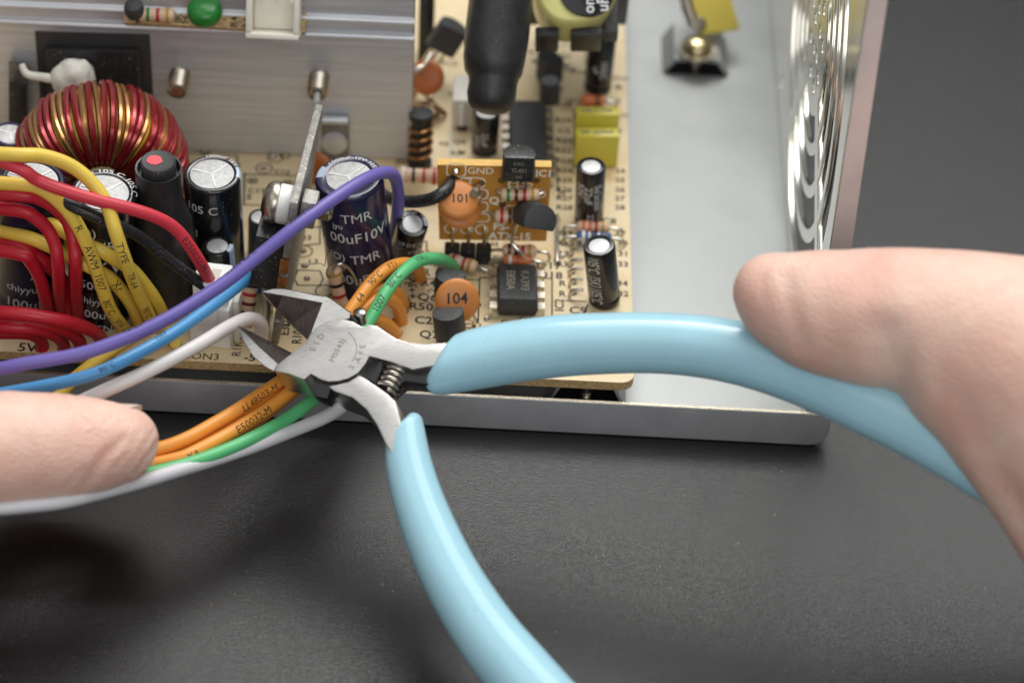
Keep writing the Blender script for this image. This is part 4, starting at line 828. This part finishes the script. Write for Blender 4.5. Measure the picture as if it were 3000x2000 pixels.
wire('deep red loop behind the other red loops', [(-40, 555, 2.5), (46, 568, 2.6), (82, 584, 2.45), (112, 609, 2.25), (145, 645, 1.9), (157, 690, 1.5), (160, 740, ZB)], .1, WR)
wire('front red wire bending into the board rightmost of the low reds', [(-60, 718, 2.1), (30, 720, 2.2), (100, 728, 2.15), (162, 741, 1.95), (212, 761, 1.55), (232, 778, 1.15), (236, 792, ZB)], .104, WR)
wire('front red wire ending second from the left in the board', [(-60, 752, 1.8), (30, 753, 1.9), (88, 757, 1.8), (125, 770, 1.5), (145, 787, 1.1), (148, 804, ZB)], .1, WR)
wire('front red wire ending second from the right in the board', [(-40, 738, 1.9), (60, 738, 1.95), (112, 747, 1.85), (155, 762, 1.55), (182, 783, 1.2), (187, 807, ZB)], .1, WR)
wire('short red wire ending leftmost in the board by the 5V mark', [(-40, 765, 1.5), (50, 764, 1.5), (82, 772, 1.25), (95, 785, 1.05), (97, 800, ZB)], .1, WR)
wire('short black wire soldered to the GND hole of the brown board', [(850, 420, 1.9), (872, 440, 1.85), (895, 456, 1.9), (935, 463, 2.1), (980, 460, 2.35), (1010, 448, 2.5), (1032, 428, 2.5), (1044, 404, 2.42), (1047, 394, 2.36)], .1, WK)
setp(mk('solder_tip', B().lathe([(.05, 0), (.055, .06), (.03, .11)], 12, cyl_m(gp_(1047, 391, .0), gn)), TIN), 'bright solder tip in the GND hole of the brown board', 'solder')
# ------------------------------------------------------------------ cutters
N = V((-.20, -.42, .88)).normalized(); C0 = on(785, 800, 2.75)
def pp(px, py, h=0): return onpl(px, py, C0+N*h, N)
pv = thing('cutters', 'steel side cutters with light blue grips held open over the wires', 'cutters', C0)
TH = .78
def slab(name, pts, mt, h=0, th=TH, bevel=.02, par=pv):
    t = [pp(x, y, h) for x, y in pts]; return mk(name, B().prism(t, [p-N*th for p in t]), mt, par, True, bevel=bevel, angle=30)
A_ = [(636, 836), (670, 810), (703, 785), (712, 766), (722, 755), (736, 745), (766, 735), (790, 733), (812, 739), (828, 748), (836, 750), (846, 745), (866, 748), (886, 762), (910, 777), (941, 787), (975, 790), (1038, 786), (1050, 800), (1040, 845), (1002, 838), (948, 848), (900, 831), (848, 817), (840, 834), (822, 856), (800, 868), (780, 874), (754, 876), (736, 871), (714, 858), (698, 871), (660, 857), (630, 852)]
blA = slab('lever', A_, STEEL, 0, .46)
# thicker shoulder of the lower jaw
slab('jaw_shoulder', [(634, 842), (668, 816), (700, 845), (712, 860), (698, 871), (660, 857), (630, 852)], STEEL, -.03, .80, .02)
def poly(name, faces, mt, par=pv):
    b = B(); idx = {}
    for f in faces:
        q = []
        for p in f:
            if p not in idx: idx[p] = len(b.v); b.v.append(pp(*p))
            q.append(idx[p])
        b.f.append(tuple(q))
    return mk(name, b, mt, par, True, angle=12)
# lower jaw: bright flank, dark ground bevel, underside
T0 = (545, 748, -.06); r1 = (566, 768, -.02); r2 = (594, 796, 0); r3 = (637, 835, 0); o1 = (551, 765, -.05); o2 = (560, 781, -.025); o3 = (583, 818, .0); o4 = (608, 840, .0); o5 = (629, 852, .0)
e1 = (566, 756, -.26); e2 = (598, 773, -.32); e3 = (622, 785, -.36); e4 = (670, 810, -.42)
u0 = (547, 750, -.40); u1 = (562, 783, -.62); u2 = (585, 822, -.72); u3 = (612, 845, -.76); u4 = (632, 858, -.78); u5 = (672, 815, -.80)
jl = poly('jaw', [(T0, o1, r1), (o1, o2, r1), (o2, r2, r1), (o2, o3, r2), (o3, o4, r2), (o4, r3, r2), (o4, o5, r3)], STEEL)
poly('ground_bevel', [(T0, r1, e1), (r1, r2, e1), (e1, r2, e2), (r2, r3, e3), (r2, e3, e2), (r3, e4, e3)], STEELG, jl)
poly('jaw_back', [(T0, u0, o1), (o1, u0, u1), (o1, u1, o2), (o2, u1, u2), (o2, u2, o3), (o3, u2, u3), (o3, u3, o4), (o4, u3, u4), (o4, u4, o5), (T0, e1, u0), (e1, e2, u0), (e2, e3, u1), (u0, e2, u1), (e3, e4, u5), (e3, u5, u1), (u1, u5, u2), (u2, u5, u3), (u3, u5, u4)], STEELG, jl)
# upper jaw
T1 = (601, 670, -.06); a1 = (626, 664, -.06); a2 = (650, 664, -.05); a3 = (690, 671, -.04); a4 = (724, 679, -.03); a5 = (750, 682, -.03); a6 = (764, 690, -.03); a7 = (805, 720, -.03); a8 = (802, 731, -.03)
k1 = (650, 678, -.05); k2 = (710, 689, -.02); k3 = (741, 695, -.02); d1 = (766, 736, -.03); d2 = (748, 741, -.03); d3 = (732, 752, -.03); d4 = (715, 763, -.03)
c1_ = (636, 709, -.36); c2_ = (670, 744, -.40); c3_ = (706, 778, -.44)
ju = poly('jaw', [(T1, a1, k1), (a1, a2, k1), (a2, a3, k2), (a2, k2, k1), (a3, a4, k2), (a4, k3, k2), (a4, a5, k3), (a5, a6, k3), (a6, a7, a8), (a6, a8, d1, k3), (k3, d1, d2), (k3, d2, d3, d4)], STEEL)
poly('ground_bevel', [(T1, k1, c1_), (k1, k2, c2_), (k1, c2_, c1_), (k2, k3, c2_), (k3, d4, c3_), (k3, c3_, c2_)], STEELG, ju)
v0 = (604, 680, -.44); v1 = (640, 716, -.66); v2 = (674, 751, -.72); v3 = (709, 783, -.75); v4 = (640, 660, -.6); v5 = (724, 676, -.75); v6 = (806, 716, -.75)
poly('jaw_back', [(T1, c1_, v0), (c1_, v1, v0), (c1_, c2_, v1), (c2_, v2, v1), (c2_, c3_, v2), (c3_, v3, v2)], mat('rusty ground edge', (.26, .17, .10), .45, .9, .4, 8), ju)
poly('jaw_back', [(T1, v0, a1), (v0, v4, a1), (a1, v4, a2), (a2, v4, a3), (v4, v5, a3), (a3, v5, a4), (a4, v5, a5), (a5, v6, a6), (v5, v6, a5), (a6, v6, a7), (v0, v1, v4), (v1, v2, v5, v4), (v2, v3, v6, v5)], STEELG, ju)
slab('lower_body', [(716, 765), (750, 742), (803, 728), (822, 742), (846, 760), (850, 800), (800, 860), (740, 868)], BLACKST, -.36, .42, .01)
slab('dark_edge', [(800, 722), (806, 720), (824, 740), (815, 741)], BLACKST, -.05, .6, .004)
B_ = [(752, 886), (776, 882), (800, 876), (824, 861), (838, 868), (890, 904), (908, 921), (918, 958), (925, 990), (900, 1040), (884, 1016), (866, 976), (842, 940), (810, 913), (768, 898)]
lvB = slab('lever', B_, STEEL, 0, TH, .025)
slab('inner_lever', [(700, 872), (716, 862), (738, 873), (780, 877), (826, 858), (848, 820), (900, 834), (948, 851), (1010, 842), (1014, 888), (968, 880), (930, 874), (905, 895), (880, 888), (836, 868), (800, 880), (760, 890), (752, 915), (722, 910)], BLACKST, -.12, .34, .015)
slab('stop_tab', [(838, 868), (868, 830), (880, 826), (876, 850), (862, 880)], BLACKST, -.06, .3, .01)
pn_ = pp(831, 741, -.25); mk('set_pin', B().lathe([(.075, 0), (.075, .12), (.095, .14), (.095, .2), (.07, .22), (.01, .225)], 22, cyl_m(pn_, N+V((.0, .5, .3)))), SPRING, pv, True)
# spring
s0, s1 = pp(917, 842, -.26), pp(886, 903, -.20); sd = s1-s0; sx_ = sd.normalized(); sa = N.cross(sx_).normalized(); sb_ = sx_.cross(sa); pts = []
nt_ = 5.2
for i in range(105):
    t = i/104; a = 2*math.pi*nt_*t; pts.append(s0+sd*t+(sa*math.cos(a)+sb_*math.sin(a))*.165)
mk('spring', B().tube(pts, .04, 10), SPRING, pv, True)
# stamped lettering and rivet outline
def stamp(s, px, py, hpx, ang, sx=1.0):
    p = pp(px, py, .0025); k = px_size(p)*hpx/.72; q = pp(px+60*math.cos(math.radians(ang)), py-60*math.sin(math.radians(ang)), .0025); X = (q-p).normalized(); Y = N.cross(X)
    letter(s, k, lambda x, y: p+X*x+Y*y, mat('stamped mark', (.20, .17, .14), .55, .6, .2), pv, off=-.006, sx=sx)
for i, ch in enumerate('ESD'): stamp(ch, (718, 726, 737)[i], (801, 788, 772)[i], 15, (82, 66, 54)[i])
stamp('MS543J', 774, 804, 13.5, 62, 1.1)
for i, ch in enumerate('SAFE'): stamp(ch, (807, 822, 829, 832)[i], (842, 826, 809, 795)[i], 14, (52, 62, 74, 86)[i])
gv = B(); ct = (768, 801)
gp2 = [pp(ct[0]+52*math.cos(a), ct[1]-52*math.sin(a)*.93, .002) for a in [math.radians(-38+i*3) for i in range(31)]]
gq2 = [pp(ct[0]+50.4*math.cos(a), ct[1]-50.4*math.sin(a)*.93, .002) for a in [math.radians(-38+i*3) for i in range(31)]]
gv.add(gp2+gq2, [(i, i+1, i+32, i+31) for i in range(30)]); mk('rivet_outline', gv, mat('groove', (.25, .23, .2), .5, .8), pv, True, smooth=False)
# grips
def grip(rows, sh, nm='grip'):
    P = [pp(x, y, -.27) for x, y, r in rows]; R_ = [px_size(p)*r for p, (x, y, r) in zip(P, rows)]
    Pd = cat(P, 8); Rd = [v.x for v in cat([V((r, 0, 0)) for r in R_], 8)]
    T = (Pd[1]-Pd[0]).normalized(); r0 = Rd[0]
    pre = [(-.46, .46), (-.455, .58), (-.43, .70), (-.38, .81), (-.30, .90), (-.19, .965), (-.08, .993), (0, 1)]
    P2 = [Pd[0]+T*(r0*a) for a, b_ in pre[:-1]]+Pd; R2 = [r0*b_ for a, b_ in pre[:-1]]+Rd
    L = 0; shr = []
    for i, p in enumerate(P2):
        if i: L += (p-P2[i-1]).length
        shr.append(sh*r0*max(0, 1-L/(r0*3.2)))
    return mk(nm, B().tube(P2, R2, 48, ell=.97, nrm=N, shear=shr), HANDLE, pv, True, angle=70)
grip([(1040, 835, 66), (1100, 822, 71), (1200, 805, 72), (1300, 793, 72), (1400, 788, 71), (1500, 787, 71), (1600, 794, 72), (1700, 811, 74), (1800, 838, 77), (1900, 875, 80), (2000, 920, 82), (2100, 968, 84), (2250, 1052, 86), (2450, 1180, 88), (2650, 1330, 88)], -.62)
grip([(929, 1000, 47), (938, 1065, 54), (960, 1145, 59), (992, 1230, 64), (1032, 1315, 68), (1079, 1395, 72), (1130, 1470, 76), (1185, 1537, 80), (1262, 1625, 82), (1400, 1760, 72), (1560, 1890, 72)], .62)
# ------------------------------------------------------------------ hands
def flesh(chains, voxel=.07, it=10):
    bm = bmesh.new()
    def ball(p, r): bmesh.ops.create_icosphere(bm, subdivisions=3, radius=r, matrix=M.Translation(p))
    for ch in chains:
        for (p, r), (q, s) in zip(ch, ch[1:]):
            n = max(2, int((q-p).length/(.25*min(r, s)))+1)
            for i in range(n): t = i/n; ball(p.lerp(q, t), r+(s-r)*t)
        ball(*ch[-1])
    me = bpy.data.meshes.new('f'); bm.to_mesh(me); bm.free()
    o = bpy.data.objects.new('f', me); C.objects.link(o)
    r = o.modifiers.new('r', 'REMESH'); r.mode = 'VOXEL'; r.voxel_size = voxel
    s = o.modifiers.new('s', 'SMOOTH'); s.factor = .6; s.iterations = it
    dg = bpy.context.evaluated_depsgraph_get(); ev = o.evaluated_get(dg); m2 = ev.to_mesh()
    b = B(); b.v = [v.co.copy() for v in m2.vertices]; b.f = [tuple(p.vertices) for p in m2.polygons]; ev.to_mesh_clear()
    bpy.data.objects.remove(o); bpy.data.meshes.remove(me); return b
def ch(rows, f): return [(f(x, y, z), px_size(f(x, y, z))*r) for x, y, r, z in rows]
def crease(b, lines):
    bm = bmesh.new(); vv = [bm.verts.new(v) for v in b.v]
    for f in b.f: bm.faces.new([vv[i] for i in f])
    bmesh.ops.recalc_face_normals(bm, faces=bm.faces[:]); bm.normal_update()
    for i, v in enumerate(vv):
        d = v.co-CAM
        if v.normal.dot(d) > 0.15: continue
        z = d.dot(fw); q = V((1176+F*d.dot(cr)/z, 784-F*d.dot(cu_)/z)); dz = 0
        for pts, wd, dep in lines:
            m_ = 1e9
            for a, c in zip(pts, pts[1:]):
                a = V(a); c = V(c); t = max(0, min(1, (q-a).dot(c-a)/(c-a).length_squared)); m_ = min(m_, (q-a-(c-a)*t).length)
            e = m_/wd
            if e < 3: dz -= dep*(math.exp(-e*e)-.35*math.exp(-(e-1.7)**2))
        b.v[i] = v.co+v.normal*(dz+.006*NZ.noise(v.co*3.1)+.018*NZ.noise(v.co*1.1))
    bm.free(); return b
rh = [ch([(1776, 672, 96, .55), (1810, 694, 116, .55), (1880, 714, 143, .5), (1930, 722, 150, .5), (2000, 726, 160, .5), (2080, 735, 170, .5), (2200, 765, 195, .4), (2400, 860, 270, .2), (2620, 1010, 340, 0), (3000, 1250, 380, -.2)], pp),
      ch([(2200, 800, 180, .4), (2272, 905, 160, .3), (2345, 1020, 150, .1), (2420, 1140, 140, -.2), (2500, 1280, 135, -.6), (2560, 1450, 130, -1.0), (2500, 1640, 125, -1.3), (2300, 1780, 118, -1.4), (2000, 1860, 110, -1.3)], pp),
      ch([(2700, 1150, 200, -.6), (2780, 1420, 150, -1.0), (2720, 1700, 130, -1.5), (2500, 1880, 125, -1.6), (2150, 1990, 115, -1.5)], pp),
      ch([(2900, 1250, 200, -.6), (2980, 1600, 150, -1.0), (2900, 1850, 130, -1.4), (2600, 2030, 120, -1.5)], pp)]
hb = crease(flesh(rh, .075, 14), [([(1809, 640), (1814, 690), (1828, 745), (1846, 790)], 20, .028), ([(1750, 640), (1760, 690)], 12, .008), ([(2030, 770), (2048, 830), (2062, 900)], 46, .07), ([(1985, 600), (1995, 660)], 40, .012)])
hm = mk('hand', hb, SKIN, None, True, angle=180); setp(hm, 'right hand with thumb resting on the upper light blue grip', 'hand', 'hands')
lh = [ch([(286, 1012, 80, 2.35), (262, 1020, 96, 2.38), (200, 1026, 116, 2.4), (120, 1030, 130, 2.45), (20, 1036, 140, 2.5), (-120, 1050, 145, 2.6), (-260, 1070, 165, 2.7), (-460, 1110, 220, 2.7), (-800, 1180, 330, 2.7)], on),
      ch([(330, 1050, 46, 1.25), (270, 1056, 62, 1.15), (170, 1062, 80, 1.1), (50, 1070, 90, 1.1), (-100, 1090, 100, 1.3), (-300, 1120, 120, 1.7), (-560, 1160, 220, 2.3)], on),
      ch([(-160, 1150, 84, .95), (-250, 1180, 100, 1.2), (-560, 1200, 200, 2.0)], on)]
lb = crease(flesh(lh, .042, 14), [([(366, 1012), (340, 1050), (312, 1086)], 7, .018), ([(283, 1010), (240, 1047), (196, 1108)], 14, .026), ([(168, 903), (196, 928), (222, 958)], 6, .012), ([(140, 903), (172, 935), (200, 975)], 6, .010), ([(112, 905), (140, 940)], 6, .008), ([(318, 990), (300, 1030), (262, 1074)], 7, .012), ([(352, 985), (335, 1020)], 5, .008), ([(190, 1075), (150, 1118)], 9, .012), ([(300, 940), (262, 950), (240, 975)], 7, .010)])
lm = mk('hand', lb, SKIN, None, True, angle=180); setp(lm, 'left hand with thumb pinching the orange and grey wires', 'hand', 'hands')
# thumb nail: curved plate on the far upper side of the thumb tip
def nail(c, ax, upd, L, W, R, par):
    ax = ax.normalized(); sd = ax.cross(upd).normalized(); upd = sd.cross(ax).normalized(); vs = []; fs = []; nu, nv = 10, 12
    for i in range(nu+1):
        t = i/nu
        for j in range(nv+1):
            s = j/nv*2-1; wid = W*math.sqrt(max(.02, 1-(max(0, t-.55)/.452)**2)); ang = s*wid/R
            vs.append(c+ax*(L*(t-.5))+(upd*math.cos(ang)+sd*math.sin(ang))*(R*(1-.22*(t-.3)**2)))
    for i in range(nu):
        for j in range(nv): q = i*(nv+1)+j; fs.append((q, q+1, q+nv+2, q+nv+1))
    b = B().add(vs, fs); k = len(b.v); b.v += [v-upd*.03 for v in b.v[:k]]; b.f += [tuple(reversed([i+k for i in f])) for f in fs]
    return mk('nail', b, NAIL, par, True, angle=60)
tipc = on(286, 1012, 2.35); axd = on(300, 1010, 2.34)-on(180, 1020, 2.4)
nail(tipc-axd.normalized()*.14, axd, (cu_*.97+fw*.26), .86, .42, .530, lm)

# ------------------------------------------------------------------ dust and lint lying about
db = B(); rnd = random.Random(5)
def speck(p, r):
    a = rnd.random()*6.28; k = len(db.v); e = .5+rnd.random()
    for q in range(5): t = a+q*1.257; db.v.append(p+V((math.cos(t)*r*e, math.sin(t)*r, .002)))
    db.v.append(p+V((0, 0, r*.8)))
    for q in range(5): db.f.append((k+q, k+(q+1) % 5, k+5))
for i in range(230): speck(V((rnd.uniform(-9, 9), rnd.uniform(-7, -.3), 0)), rnd.choice((.004, .005, .006, .009)))
for i in range(150): p = tr(rnd.uniform(-4.2, -.6), rnd.uniform(.3, 9), .10); speck(p, rnd.choice((.005, .007, .011)))
for i in range(160): p = on(rnd.uniform(900, 1440), rnd.uniform(380, 860), ZB); speck(p, rnd.choice((.006, .008, .012)))
o = mk('dust', db, mat('dust', (.34, .32, .28), .9), kind='stuff', smooth=False); setp(o, 'pale dust specks scattered over table, tray floor and board')
